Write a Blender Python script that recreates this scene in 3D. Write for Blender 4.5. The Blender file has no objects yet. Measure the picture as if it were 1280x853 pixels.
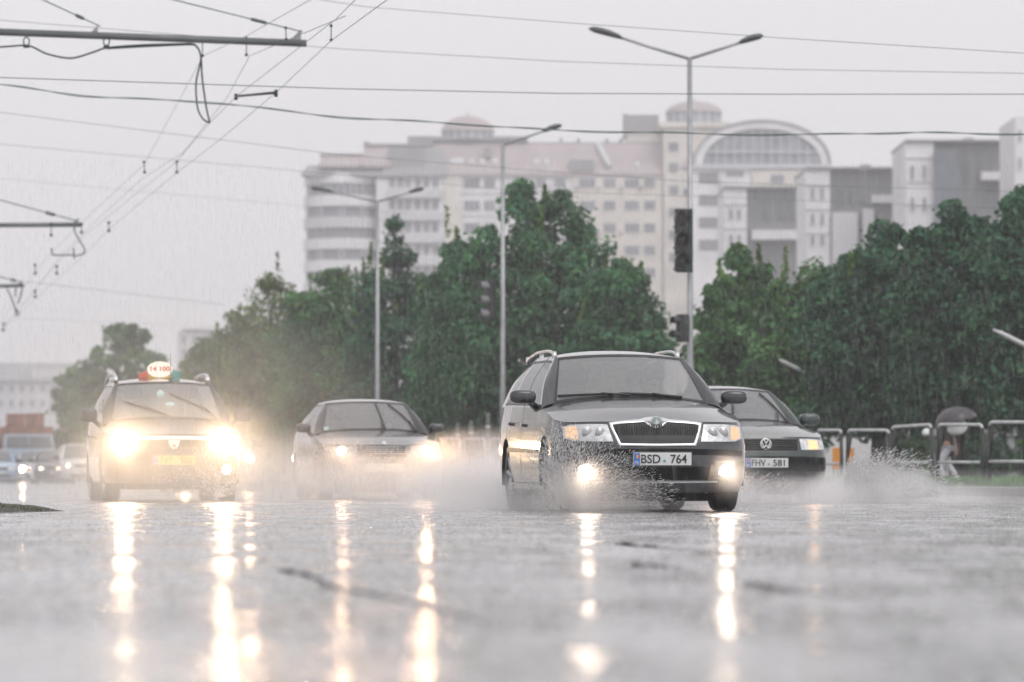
import bpy, bmesh, math, random
import numpy as np
from mathutils import Vector, Matrix
from mathutils.bvhtree import BVHTree

random.seed(7)
RNG = np.random.default_rng(7)
SC = bpy.context.scene
COL = SC.collection
H = 0.32            # camera height above the flooded road
F = 4800.0          # focal length in photo pixels
PITCH = math.atan(168.5 / F)
RD = math.radians(10.3)      # the road runs away from the viewer and to the left
RDX, RDY = -math.sin(RD), math.cos(RD)


def at(px, py, d):
    """The point at distance d along the view axis that the photograph shows at px, py."""
    u = (px - 640) / F
    v = (426.5 - py) / F
    dy = math.cos(PITCH) - v * math.sin(PITCH)
    dz = math.sin(PITCH) + v * math.cos(PITCH)
    k = d / dy
    return Vector((u * k, d, H + dz * k))


# ------------------------------------------------------------------ materials
def nt_new(name):
    m = bpy.data.materials.new(name)
    m.use_nodes = True
    n = m.node_tree.nodes
    return m, n, m.node_tree.links, n['Principled BSDF']


def mat(name, col, rough=0.5, metal=0.0, vary=0.0, scale=8.0, coat=0.0, bump=0.0, bscale=60.0, spec=None, emit=None, estr=0.0, detail=4.0):
    m, n, l, b = nt_new(name)
    b.inputs['Base Color'].default_value = (*col, 1)
    b.inputs['Roughness'].default_value = rough
    b.inputs['Metallic'].default_value = metal
    b.inputs['Coat Weight'].default_value = coat
    b.inputs['Coat Roughness'].default_value = 0.06
    if spec is not None:
        b.inputs['Specular IOR Level'].default_value = spec
    if emit:
        b.inputs['Emission Color'].default_value = (*emit, 1)
        b.inputs['Emission Strength'].default_value = estr
    tc = None
    if vary > 0:
        tc = n.new('ShaderNodeTexCoord')
        no = n.new('ShaderNodeTexNoise')
        no.inputs['Scale'].default_value = scale
        no.inputs['Detail'].default_value = detail
        l.new(tc.outputs['Object'], no.inputs['Vector'])
        r = n.new('ShaderNodeMapRange')
        r.inputs['From Min'].default_value = 0.3
        r.inputs['From Max'].default_value = 0.7
        r.inputs['To Min'].default_value = 1 - vary
        r.inputs['To Max'].default_value = 1 + vary
        l.new(no.outputs['Fac'], r.inputs['Value'])
        mx = n.new('ShaderNodeVectorMath')
        mx.operation = 'SCALE'
        mx.inputs[0].default_value = col
        l.new(r.outputs[0], mx.inputs['Scale'])
        l.new(mx.outputs[0], b.inputs['Base Color'])
    if bump > 0:
        tc = tc or n.new('ShaderNodeTexCoord')
        no = n.new('ShaderNodeTexNoise')
        no.inputs['Scale'].default_value = bscale
        no.inputs['Detail'].default_value = 3
        l.new(tc.outputs['Object'], no.inputs['Vector'])
        bp = n.new('ShaderNodeBump')
        bp.inputs['Strength'].default_value = bump
        bp.inputs['Distance'].default_value = 0.01
        l.new(no.outputs['Fac'], bp.inputs['Height'])
        l.new(bp.outputs[0], b.inputs['Normal'])
    return m


def glass_mat(name, tint=(0.10, 0.11, 0.11), film=0.10, see=0.55, rough=0.03):
    """Wet car glass: see-through dark pane under a thin film of rain water."""
    m, n, l, b = nt_new(name)
    n.remove(b)
    out = n['Material Output']
    tr = n.new('ShaderNodeBsdfTransparent')
    tr.inputs['Color'].default_value = (see, see * 1.02, see * 1.01, 1)
    gl = n.new('ShaderNodeBsdfGlossy')
    gl.inputs['Roughness'].default_value = rough
    fr = n.new('ShaderNodeFresnel')
    fr.inputs['IOR'].default_value = 1.55
    df = n.new('ShaderNodeBsdfDiffuse')
    df.inputs['Color'].default_value = (0.75, 0.76, 0.77, 1)
    tc = n.new('ShaderNodeTexCoord')
    no = n.new('ShaderNodeTexNoise')
    no.inputs['Scale'].default_value = 34.0
    no.inputs['Detail'].default_value = 4
    l.new(tc.outputs['Object'], no.inputs['Vector'])
    mr = n.new('ShaderNodeMapRange')
    mr.inputs['From Min'].default_value = 0.3
    mr.inputs['From Max'].default_value = 0.7
    mr.inputs['To Min'].default_value = film * 0.93
    mr.inputs['To Max'].default_value = film * 1.07
    l.new(no.outputs['Fac'], mr.inputs['Value'])
    m1 = n.new('ShaderNodeMixShader')
    l.new(mr.outputs[0], m1.inputs['Fac'])
    l.new(tr.outputs[0], m1.inputs[1])
    l.new(df.outputs[0], m1.inputs[2])
    m2 = n.new('ShaderNodeMixShader')
    l.new(fr.outputs[0], m2.inputs['Fac'])
    l.new(m1.outputs[0], m2.inputs[1])
    l.new(gl.outputs[0], m2.inputs[2])
    l.new(m2.outputs[0], out.inputs['Surface'])
    return m


def emit_mat(name, col, strength):
    m, n, l, b = nt_new(name)
    n.remove(b)
    e = n.new('ShaderNodeEmission')
    e.inputs['Color'].default_value = (*col, 1)
    e.inputs['Strength'].default_value = strength
    l.new(e.outputs[0], n['Material Output'].inputs['Surface'])
    return m


# ------------------------------------------------------------------ mesh builder
class MB:
    def __init__(self):
        self.v, self.f, self.m, self.s = [], [], [], []

    def add(self, verts, faces, mat=0, smooth=False):
        o = len(self.v)
        self.v.extend(tuple(map(float, p)) for p in verts)
        for f in faces:
            self.f.append(tuple(i + o for i in f))
            self.m.append(mat)
            self.s.append(smooth)
        return self

    def grid(self, G, mat=0, smooth=True, mask=None):
        nu, nv = G.shape[:2]
        fs = []
        for i in range(nu - 1):
            for j in range(nv - 1):
                if mask is None or mask[i, j]:
                    a = i * nv + j
                    fs.append((a, a + 1, a + nv + 1, a + nv))
        return self.add(G.reshape(-1, 3), fs, mat, smooth)

    def both(self, G, mat=0, smooth=True, mask=None):
        self.grid(G, mat, smooth, mask)
        return self.grid((G * np.array([-1, 1, 1]))[::-1], mat, smooth, None if mask is None else mask[::-1])

    def box(self, c, s, mat=0, rz=0.0, M=None, bevel=0.0):
        x, y, z = s[0] / 2, s[1] / 2, s[2] / 2
        if bevel <= 0:
            vs = [(-x, -y, -z), (x, -y, -z), (x, y, -z), (-x, y, -z), (-x, -y, z), (x, -y, z), (x, y, z), (-x, y, z)]
            fs = [(0, 3, 2, 1), (4, 5, 6, 7), (0, 1, 5, 4), (1, 2, 6, 5), (2, 3, 7, 6), (3, 0, 4, 7)]
        else:
            bm = bmesh.new()
            bmesh.ops.create_cube(bm, size=1)
            for v in bm.verts:
                v.co = Vector((v.co.x * 2 * x, v.co.y * 2 * y, v.co.z * 2 * z))
            bmesh.ops.bevel(bm, geom=bm.edges[:], offset=bevel, segments=2, affect='EDGES', profile=0.5)
            bm.verts.index_update()
            vs = [tuple(v.co) for v in bm.verts]
            fs = [tuple(v.index for v in f.verts) for f in bm.faces]
            bm.free()
        R = M if M is not None else Matrix.Rotation(rz, 3, 'Z')
        c = Vector(c)
        return self.add([R @ Vector(p) + c for p in vs], fs, mat, False)

    def tube(self, pts, r, n=6, mat=0, smooth=True, cap=True):
        pts = [Vector(p) for p in pts]
        rs = r if isinstance(r, (list, tuple)) else [r] * len(pts)
        vs, fs = [], []
        prev = None
        for i, p in enumerate(pts):
            a = pts[max(0, i - 1)]
            b = pts[min(len(pts) - 1, i + 1)]
            t = (b - a).normalized() if (b - a).length > 1e-9 else Vector((0, 0, 1))
            if prev is None:
                ref = Vector((0, 0, 1)) if abs(t.z) < 0.9 else Vector((1, 0, 0))
                e = t.cross(ref).normalized()
            else:
                e = (prev - t * prev.dot(t)).normalized()
            prev = e
            g = t.cross(e)
            for k in range(n):
                w = 2 * math.pi * k / n
                vs.append(p + (e * math.cos(w) + g * math.sin(w)) * rs[i])
        for i in range(len(pts) - 1):
            for k in range(n):
                k2 = (k + 1) % n
                fs.append((i * n + k, i * n + k2, (i + 1) * n + k2, (i + 1) * n + k))
        if cap:
            fs.append(tuple(range(n - 1, -1, -1)))
            fs.append(tuple((len(pts) - 1) * n + k for k in range(n)))
        return self.add(vs, fs, mat, smooth)

    def lathe(self, prof, c, axis='Z', n=24, mat=0, smooth=True, sx=1.0, sy=1.0, arc=(0, 2 * math.pi)):
        """prof: (radius, offset along the axis) pairs."""
        full = abs(arc[1] - arc[0] - 2 * math.pi) < 1e-6
        na = n if full else n + 1
        vs, fs = [], []
        for (r, h) in prof:
            for k in range(na):
                w = arc[0] + (arc[1] - arc[0]) * k / n
                a, b = r * math.cos(w) * sx, r * math.sin(w) * sy
                p = {'Z': (a, b, h), 'X': (h, a, b), 'Y': (a, h, b)}[axis]
                vs.append((p[0] + c[0], p[1] + c[1], p[2] + c[2]))
        for i in range(len(prof) - 1):
            for k in range(n):
                k2 = (k + 1) % na
                fs.append((i * na + k, i * na + k2, (i + 1) * na + k2, (i + 1) * na + k))
        return self.add(vs, fs, mat, smooth)

    def disc(self, c, r, axis='Y', n=20, mat=0, sx=1.0, sz=1.0, dome=0.0):
        return self.lathe([(1e-4, -dome), (r * .5, -dome * .8), (r * .85, -dome * .35), (r, 0)], c, axis, n, mat, True, sx, sz)

    def prism(self, poly, y0, y1, mat=0):
        """poly: (x, z) outline extruded from y0 to y1."""
        n = len(poly)
        vs = [(p[0], y0, p[1]) for p in poly] + [(p[0], y1, p[1]) for p in poly]
        fs = [tuple(range(n)), tuple(range(2 * n - 1, n - 1, -1))]
        for i in range(n):
            j = (i + 1) % n
            fs.append((i, i + n, j + n, j))
        return self.add(vs, fs, mat)

    def outward(self, c):
        """Turn every face away from the point c."""
        c = Vector(c)
        for i, f in enumerate(self.f):
            p = [Vector(self.v[k]) for k in f]
            n = (p[1] - p[0]).cross(p[2] - p[0])
            if n.length < 1e-10 and len(p) > 3:
                n = (p[2] - p[0]).cross(p[3] - p[0])
            if n.dot(sum(p, Vector()) / len(p) - c) < 0:
                self.f[i] = f[::-1]
        return self

    def build(self, name, mats, parent=None, shift=None):
        me = bpy.data.meshes.new(name)
        used = sorted({i for f in self.f for i in f})
        ix = {k: i for i, k in enumerate(used)}
        v = [self.v[k] for k in used]
        fs = [tuple(ix[i] for i in f) for f in self.f]
        if shift is not None:
            v = [(p[0] + shift[0], p[1] + shift[1], p[2] + shift[2]) for p in v]
        me.from_pydata(v, [], fs)
        for m in (mats if isinstance(mats, (list, tuple)) else [mats]):
            me.materials.append(m)
        me.polygons.foreach_set('material_index', self.m)
        me.polygons.foreach_set('use_smooth', self.s)
        me.update()
        o = bpy.data.objects.new(name, me)
        COL.objects.link(o)
        if parent is not None:
            o.parent = parent
        return o


def raw_mesh(name, V, Fc, m, smooth=False, parent=None):
    """A mesh object straight from numpy arrays (all faces of one size)."""
    me = bpy.data.meshes.new(name)
    V = np.asarray(V, dtype=np.float32)
    Fc = np.asarray(Fc, dtype=np.int32)
    k = Fc.shape[1]
    me.vertices.add(len(V))
    me.vertices.foreach_set('co', V.ravel())
    me.loops.add(Fc.size)
    me.loops.foreach_set('vertex_index', Fc.ravel())
    me.polygons.add(len(Fc))
    me.polygons.foreach_set('loop_start', np.arange(0, Fc.size, k, dtype=np.int32))
    me.polygons.foreach_set('use_smooth', np.full(len(Fc), smooth))
    for x in (m if isinstance(m, (list, tuple)) else [m]):
        me.materials.append(x)
    me.update(calc_edges=True)
    o = bpy.data.objects.new(name, me)
    COL.objects.link(o)
    if parent is not None:
        o.parent = parent
    return o


def thing(name, label, cat, loc=(0, 0, 0), rz=0.0, group=None):
    o = bpy.data.objects.new(name, None)
    o.empty_display_size = 0.2
    COL.objects.link(o)
    o.location = loc
    o.rotation_euler = (0, 0, rz)
    return tag(o, label, cat, group)


def tag(o, label=None, cat=None, group=None, kind=None):
    if label:
        o['label'] = label
    if cat:
        o['category'] = cat
    if group:
        o['group'] = group
    if kind:
        o['kind'] = kind
    return o


def copy_tree(o, parent=None):
    c = o.copy()
    COL.objects.link(c)
    if parent is not None:
        c.parent = parent
    for ch in list(o.children):
        copy_tree(ch, c)
    return c


_TXT = {}


def text_geo(s, bold=0.0):
    """Vertices and faces of a line of lettering, 1 unit high capitals, left foot at the origin."""
    if (s, bold) not in _TXT:
        cu = bpy.data.curves.new('lettering', 'FONT')
        cu.body = s
        cu.size = 1.0
        cu.extrude = 0.02
        cu.offset = bold
        cu.resolution_u = 3
        o = bpy.data.objects.new('lettering', cu)
        COL.objects.link(o)
        dg = bpy.context.evaluated_depsgraph_get()
        me = bpy.data.meshes.new_from_object(o.evaluated_get(dg))
        V = np.array([v.co[:] for v in me.vertices])
        Fs = [tuple(p.vertices) for p in me.polygons]
        bpy.data.objects.remove(o)
        bpy.data.curves.remove(cu)
        bpy.data.meshes.remove(me)
        _TXT[(s, bold)] = (V, Fs)
    return _TXT[(s, bold)]


def put_text(mb, s, cx, y, cz, h, width=None, mat=0, bold=0.0):
    """Lettering facing -Y, centred on cx, cz."""
    V, Fs = text_geo(s, bold)
    x0, x1 = V[:, 0].min(), V[:, 0].max()
    z0, z1 = V[:, 1].min(), V[:, 1].max()
    sz = h / (z1 - z0)
    sx = sz if width is None else width / (x1 - x0)
    vs = [((p[0] - (x0 + x1) / 2) * sx + cx, y - p[2] * 0.1, (p[1] - (z0 + z1) / 2) * sz + cz) for p in V]
    mb.add(vs, Fs, mat)


# ------------------------------------------------------------------ smooth surfaces through control nets
def tang(P):
    d = np.diff(P, axis=0)
    m = np.zeros_like(P)
    m[0], m[-1] = d[0], d[-1]
    a, b = d[:-1], d[1:]
    s = a * b
    den = a + b
    den = np.where(np.abs(den) < 1e-9, 1, den)
    m[1:-1] = np.where(s > 0, 2 * s / den, 0) * 0.75 + 0.25 * np.where(s > 0, 0.5 * (a + b), 0)
    return m


def ev(P, u):
    P = np.asarray(P, float)
    n = len(P)
    u = np.clip(np.asarray(u, float), 0, n - 1)
    i = np.minimum(u.astype(int), n - 2)
    t = (u - i).reshape((-1,) + (1,) * (P.ndim - 1))
    m = tang(P)
    h00 = 2 * t**3 - 3 * t**2 + 1
    h10 = t**3 - 2 * t**2 + t
    h01 = -2 * t**3 + 3 * t**2
    h11 = t**3 - t**2
    return h00 * P[i] + h10 * m[i] + h01 * P[i + 1] + h11 * m[i + 1]


def surf(net, us, vs):
    A = ev(net, us)
    B = ev(np.swapaxes(A, 0, 1), vs)
    return np.swapaxes(B, 0, 1)


def dense(n, k):
    return np.linspace(0, n - 1, (n - 1) * k + 1)


def normals(G):
    du = np.gradient(G, axis=0)
    dv = np.gradient(G, axis=1)
    n = np.cross(du, dv)
    return n / np.maximum(np.linalg.norm(n, axis=2, keepdims=True), 1e-9)
# ------------------------------------------------------------------ cars
# car space: x to the viewer's right when the car faces us, y back from the front bumper, z up
M = {}


def car_mats():
    M['tyre'] = mat('wet tyre rubber', (0.018, 0.018, 0.019), 0.45, vary=0.2, scale=30)
    M['rim'] = mat('alloy rim', (0.45, 0.46, 0.48), 0.3, 0.9, vary=0.1)
    M['trim'] = mat('black plastic trim', (0.016, 0.017, 0.018), 0.4, vary=0.2, scale=20)
    M['void'] = mat('dark opening', (0.006, 0.006, 0.007), 0.7, spec=.2)
    M['seam'] = mat('panel gap', (0.006, 0.006, 0.006), 0.8)
    M['chrome'] = mat('chrome', (0.78, 0.79, 0.80), 0.12, 1.0)
    M['satin'] = mat('satin metal', (0.62, 0.63, 0.64), 0.32, 0.9)
    M['whitebar'] = mat('white enamel badge', (0.8, 0.8, 0.8), 0.25)
    M['grille'] = mat('grille mesh', (0.012, 0.012, 0.014), 0.5)
    M['plate'] = mat('number plate white', (0.62, 0.64, 0.64), 0.35, vary=0.05)
    M['plate_y'] = mat('number plate yellow', (0.75, 0.50, 0.05), 0.4, vary=0.05)
    M['ink'] = mat('plate lettering', (0.02, 0.02, 0.022), 0.5)
    M['blue'] = mat('plate blue band', (0.05, 0.16, 0.50), 0.4)
    M['flagred'] = mat('flag red', (0.6, 0.08, 0.05), 0.5)
    M['flagyel'] = mat('flag yellow', (0.7, 0.5, 0.06), 0.5)
    M['cabin'] = mat('cabin fabric', (0.09, 0.09, 0.095), 0.85, vary=0.2)
    M['dash'] = mat('dashboard plastic', (0.03, 0.031, 0.034), 0.6)
    M['glass'] = glass_mat('wet windscreen glass', film=0.25, see=0.88)
    M['sglass'] = glass_mat('wet side glass', film=0.10, see=0.45)
    M['reflector'] = mat('lamp reflector', (0.62, 0.63, 0.64), 0.22, 0.75, vary=0.25, scale=18, coat=1.0)
    M['lampdark'] = mat('lamp bezel', (0.34, 0.34, 0.35), 0.25, 0.6, coat=1.0)
    M['orange'] = mat('orange indicator', (0.75, 0.28, 0.06), 0.25, coat=1.0)
    M['amber'] = emit_mat('lit side light', (1.0, 0.66, 0.42), 1.1)
    M['amber2'] = emit_mat('lit amber bulb', (1.0, 0.66, 0.36), 1.5)
    M['lit'] = emit_mat('lit headlamp', (1.0, 0.74, 0.46), 215)
    M['lit2'] = emit_mat('lit dipped headlamp', (1.0, 0.76, 0.50), 17)
    M['litfar'] = emit_mat('lit far headlamp', (1.0, 0.80, 0.58), 8)
    M['fog'] = emit_mat('lit fog lamp', (1.0, 0.84, 0.74), 13)
    M['skin'] = mat('skin', (0.50, 0.30, 0.22), 0.55)


def paint(name, col, metal=0.0, rough=0.30):
    return mat(name, col, rough, metal, vary=0.25, scale=5.0, coat=1.0, bump=0.14, bscale=240, spec=.5)


def superell(c, r, e=0.6, n=16, m=10, stretch=None):
    """Rounded-box shell; returns a grid."""
    def sp(x, p):
        return math.copysign(abs(x) ** p, x)
    G = np.zeros((n + 1, m + 1, 3))
    for i in range(n + 1):
        a = 2 * math.pi * i / n
        for j in range(m + 1):
            b = -math.pi / 2 + math.pi * j / m
            G[i, j] = (c[0] + r[0] * sp(math.cos(b), e) * sp(math.cos(a), e), c[1] + r[1] * sp(math.cos(b), e) * sp(math.sin(a), e), c[2] + r[2] * sp(math.sin(b), e))
    return G


class Car:
    def __init__(self, name, label, P, pmat, loc, rz, group=None, cat='car'):
        self.P, self.pm = P, pmat
        self.root = thing(name, label, cat, (0, 0, 0), 0, group)
        self.L = P['L']
        self.sh = (0, -self.L / 2, 0)
        # loc is where the middle of the front bumper stands on the road
        c = Vector(loc) + Matrix.Rotation(rz, 3, 'Z') @ Vector((0, self.L / 2, 0))
        self.root.location = c
        self.root.rotation_euler = (0, 0, rz)
        self.rz = rz
        self.shell()

    def part(self, mb, name, mats, parent=None):
        if name in ('windscreen', 'side_window', 'rear_window'):
            mb.outward((0, (self.P['wsb'][1][1] + self.P['roof_y'][-1]) / 2 + .2, .7))
        return mb.build(name, mats, parent or self.root, self.sh)

    def shell(self):
        P, L, w = self.P, self.L, self.P['W'] / 2
        R, yF, yR = P['R'] + 0.045, P['yF'], P['yR']
        A, B, C = P['doors']
        plan = [(a * w, b) for a, b in P['plan']] + [(0.988 * w, yF - R - 0.06), (0.996 * w, yF - R)]
        nf = len(plan)
        side = [(w, yF), (w, yF + R), (w, A), (w, B), (w, C), (w * .997, yR - R * .4), (0.995 * w, yR), (0.985 * w, yR + R)]
        ro = L - yR - R
        rear = [(0.955 * w, L - ro * .5), (0.86 * w, L - ro * .2), (0.66 * w, L - .06), (0.33 * w, L - .01), (0, L)]
        cols = plan + side + rear
        rows = P['rows']
        net = np.zeros((len(cols), len(rows), 3))
        for i, (x, y) in enumerate(cols):
            f = max(0, 1 - y / P.get('blend', 1.0))
            f = f * f * (3 - 2 * f)
            g = max(0, 1 - (L - y) / 0.8)
            g = g * g * (3 - 2 * g)
            for j, r in enumerate(rows):
                ky = [k[0] for k in r['z']]
                kz = [k[1] for k in r['z']]
                net[i, j] = (x * r['w'], y + r['s'] * f - r.get('sr', r['s']) * g, np.interp(y, ky, kz))
        self.net = net
        ku, kv = 6, 5
        us, vs = dense(len(cols), ku), dense(len(rows), kv)
        G = surf(net, us, vs)
        # wheel arches
        inside = np.zeros(G.shape[:2], bool)
        for yc in (yF, yR):
            dy, dz = G[:, :, 1] - yc, G[:, :, 2] - P['R']
            d = np.hypot(dy, dz)
            ins = (d < R) & (G[:, :, 0] > 0.6 * w)
            inside |= ins
        fi = inside[:-1, :-1] & inside[1:, :-1] & inside[:-1, 1:] & inside[1:, 1:]
        for yc in (yF, yR):
            dy, dz = G[:, :, 1] - yc, G[:, :, 2] - P['R']
            d = np.hypot(dy, dz)
            ins = (d < R) & (G[:, :, 0] > 0.6 * w)
            sc = np.where(ins, R / np.maximum(d, 1e-4), 1)
            G[:, :, 1] = np.where(ins, yc + dy * sc, G[:, :, 1])
            G[:, :, 2] = np.where(ins, P['R'] + dz * sc, G[:, :, 2])
        uf = (us[:-1] + us[1:]) / 2
        vf = (vs[:-1] + vs[1:]) / 2
        U, V = np.meshgrid(uf, vf, indexing='ij')
        keep = ~fi
        nr = len(rows) - 1
        bump = (U < nf - 1) & (V < nr - 1)
        iA, iB, iC = nf + 2, nf + 3, nf + 4
        d1 = (U > iA) & (U < iB) & (V > 1)
        d2 = (U > iB) & (U < iC) & (V > 1)
        body = MB()
        body.both(G, 0, True, keep & ~bump & ~d1 & ~d2)
        self.G, self.us, self.vs, self.nf = G, us, vs, nf
        mb = MB().both(G, 0, True, keep & bump)
        # tuck the bumper's lower lip under
        lip = G[us <= nf - 1][:, 0]
        lip2 = lip * np.array([.97, 1, 1]) + np.array([0, .12, .03])
        mb.both(np.stack([lip, lip2], 1), 0)
        self.bumper = self.part(mb, 'bumper', [self.pm])
        # doors
        self.doors = {}
        for sgn in (-1, 1):
            for nm, msk in (('front', d1), ('rear', d2)):
                m_ = MB().grid(G * np.array([sgn, 1, 1]), 0, True, keep & msk)
                self.doors[(sgn, nm)] = self.part(m_, 'door', [self.pm, M['trim']])
        # panel gaps and sill
        for ic in (iA, iB, iC):
            sm = MB()
            uu = np.array([ic - .006, ic + .006])
            S = surf(net, uu, np.linspace(1, nr, 16))
            S[:, :, 0] += 0.0025
            body.both(S, 1)
        for yb in ():
            pass
        r4 = surf(net, us, np.array([nr * 1.0]))[:, 0]
        self.r4 = r4
        sd = (us >= nf - 2) & (us <= nf + 8)
        yy, xx, zz = r4[sd][:, 1], r4[sd][:, 0], r4[sd][:, 2]

        def belt(y):
            return np.array([np.interp(y, yy, xx), y, np.interp(y, yy, zz)])
        self.belt = belt
        # bonnet
        kc = P['bcol']
        base = net[:kc + 1, nr]
        fr = base[:, 0] / base[kc, 0]
        st = [base]
        for (ye, yc, zc) in P['bonnet']:
            e = belt(ye) if ye > base[kc, 1] + .05 else None
            row = []
            for q in fr:
                x = e[0] * q
                row.append((x, yc + (ye - yc) * q**2, e[2] + (zc - e[2]) * (1 - q**P.get('crown', 2.6))))
            st.append(np.array(row))
        bn = np.array(st)
        BG = surf(bn, dense(len(st), 6), dense(kc + 1, 3))
        self.bn = bn
        mb = MB().both(BG, 0)
        self.bonnet_obj = self.part(mb, 'bonnet', [self.pm])
        # windscreen
        (yc0, zc0), (xe0, ye0, ze0) = P['wsb']
        (yc1, zc1), (xe1, ye1, ze1) = P['wst']
        q = np.array([0, .3, .6, .85, 1.0])
        rowsW = []
        for t in (0, .5, 1.0):
            yc, zc = yc0 + (yc1 - yc0) * t, zc0 + (zc1 - zc0) * t + .035 * 4 * t * (1 - t) * .5
            xe, ye, ze = xe0 + (xe1 - xe0) * t, ye0 + (ye1 - ye0) * t, ze0 + (ze1 - ze0) * t + .035 * 4 * t * (1 - t) * .5
            rowsW.append(np.stack([xe * q, yc + (ye - yc) * q**2, zc + (ze - zc) * q**2], 1))
        wn = np.array(rowsW)
        self.wn = wn
        self.wind = self.part(MB().both(surf(wn, dense(3, 8), dense(5, 4)), 0), 'windscreen', [M['glass']])
        # cowl between bonnet and glass
        cw = np.stack([ev(bn[-1], np.linspace(0, kc, 17)), ev(wn[0], np.linspace(0, 4, 17))], 0)
        cw = np.concatenate([cw[:1], [(cw[0] + cw[1]) / 2 - np.array([0, 0, .02])], cw[1:]], 0)
        body.both(cw, 2)
        # dark edge round the glass
        for (a, b, c_, d_) in ((0, 2, 3.84, 4.0), (1.88, 2.0, 0, 4.0), (0, .09, 0, 4)):
            S = surf(wn, np.linspace(a, b, 14), np.linspace(c_, d_, 14))
            S += np.array([0, -.003, .003])
            body.both(S, 2)
        # side glass and pillars
        by, ry = P['belt_y'], P['roof_y']
        cx, ck = P['cant_x'], P['cant_z']
        nb = len(by)
        sn = np.zeros((nb, 3, 3))
        for i in range(nb):
            p0 = belt(by[i])
            cxx = cx * (1 - .07 * max(0, (ry[i] - ry[0]) / (ry[-1] - ry[0]) - .6) / .4)
            p2 = np.array([cxx, ry[i], np.interp(ry[i], [k[0] for k in ck], [k[1] for k in ck])])
            p1 = (p0 + p2) / 2 + np.array([P.get('sidebulge', .028), 0, .012])
            sn[i] = (p0, p1, p2)
        us2, vs2 = dense(nb, 5), np.concatenate([[0, .1], np.linspace(.2, 1.8, 9), [1.9, 2.0]])
        SG = surf(sn, us2, vs2)
        U2, V2 = np.meshgrid((us2[:-1] + us2[1:]) / 2, (vs2[:-1] + vs2[1:]) / 2, indexing='ij')
        win = np.zeros(U2.shape, bool)
        for wi, (a, b) in enumerate(P['wins']):
            mk = (U2 > a) & (U2 < b) & (V2 > .1) & (V2 < 1.8)
            win |= mk
            for sgn in (-1, 1):
                par = self.doors[(sgn, 'front')] if wi == 0 else self.doors[(sgn, 'rear')] if wi == 1 else None
                mb = MB().grid(SG * np.array([sgn, 1, 1]), 0, True, mk)
                self.part(mb, 'side_window', [M['sglass']], par)
        if P.get('blackpillar', True):
            bp = (U2 > P['wins'][0][1]) & (U2 < P['wins'][1][0])
        else:
            bp = np.zeros(U2.shape, bool)
        body.both(SG, 0, True, ~win & ~bp)
        body.both(SG, 2, True, bp)
        # black window surround
        for v0, v1 in ((.06, .14), (1.78, 1.86)):
            S = surf(sn, np.linspace(P['wins'][0][0], P['wins'][-1][1], 40), np.array([v0, v1]))
            S[:, :, 0] += .004
            body.both(S, 2)
        # front pillar
        pe = ev(wn[:, 4], np.linspace(0, 2, 13))
        ps = ev(sn[0], np.linspace(0, 2, 13))
        mid = (pe + ps) / 2 + np.array([.012, -.012, .008])
        body.both(surf(np.stack([pe, mid, ps], 0), dense(3, 3), dense(13, 1)), 0)
        # the bit of wing between the bonnet's rear corner and the pillar foot
        body.both(np.stack([np.stack([bn[-1][-1], belt(by[0])]), np.stack([wn[0, 4], wn[0, 4] + np.array([.002, .01, 0])])], 0), 0)
        # roof
        qr = np.array([0, .3, .6, .85, 1.0])
        st = [wn[2]]
        for (y, zc) in P['roof']:
            e = np.array([cx * (1 - .07 * max(0, (y - ry[0]) / (ry[-1] - ry[0]) - .6) / .4), y, np.interp(y, [k[0] for k in ck], [k[1] for k in ck])])
            st.append(np.stack([e[0] * qr, np.full(5, y), zc + (e[2] - zc) * qr**2.4], 1))
        e = sn[-1, 2]
        zc = P['roof_end']
        st.append(np.stack([e[0] * qr, np.full(5, e[1]), zc + (e[2] - zc) * qr**2.4], 1))
        rn = np.array(st)
        self.rn = rn
        self.part(MB().both(surf(rn, dense(len(st), 5), dense(5, 4)), 0), 'roof', [self.pm])
        # tail
        tm, tb = sn[-1, 1], sn[-1, 0]
        ts = [rn[-1]]
        for e, zadd in ((tm, .02), (tb, .02)):
            ts.append(np.stack([e[0] * qr, e[1] + .05 * (1 - qr**2), e[2] + zadd * (1 - qr**2)], 1))
        tn = np.array(ts)
        self.part(MB().both(surf(tn, dense(3, 5), dense(5, 4)), 0), 'rear_window', [M['sglass']])
        i0 = nf + 8
        rr = net[i0:, nr][::-1]
        q2 = rr[:, 0] / rr[-1, 0]
        ds = [np.stack([tb[0] * q2, tb[1] + .05 * (1 - q2**2), tb[2] + .02 * (1 - q2**2)], 1)]
        if tb[1] < rr[-1][1] - .25:
            for t in (.5,):
                yb_ = tb[1] + (rr[-1][1] - tb[1]) * t
                e = belt(yb_)
                ds.append(np.stack([e[0] * q2, np.full(len(q2), yb_ + .1), e[2] + .03 * (1 - q2**2)], 1))
        ds.append(rr)
        body.both(surf(np.array(ds), dense(len(ds), 4), dense(len(q2), 3)), 0)
        # arch liners and floor
        for yc in (yF, yR):
            ring = []
            for k in range(15):
                a = math.pi * (-.08 + 1.16 * k / 14)
                ring.append((yc + math.cos(a) * R, P['R'] + math.sin(a) * R))
            Lg = np.array([[(x, p[0], p[1]) for p in ring] for x in (w * .985, w * .7, w * .52)])
            body.both(Lg, 2, True)
            body.both(np.array([[(w * .52, p[0], p[1]) for p in ring], [(w * .52, yc, P['R']) for p in ring]]), 2, False)
        zf = P['floor']
        body.box((0, L * .5, zf + .03), (w * 1.72 * .6, L * .94, .05), 2)
        body.box((0, (yF + yR) / 2, zf + .03), (w * 1.86, yR - yF - 2 * R, .05), 2)
        body.box((0, yF + .05, zf - .035), (w * 1.24, yF * 1.05, .07), 1)  # black boxes below the floor, added to darken the gap underneath
        body.box((0, (yF + yR) / 2, zf - .02), (w * 1.5, yR - yF - 2 * R - .06, .10), 1)
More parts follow.
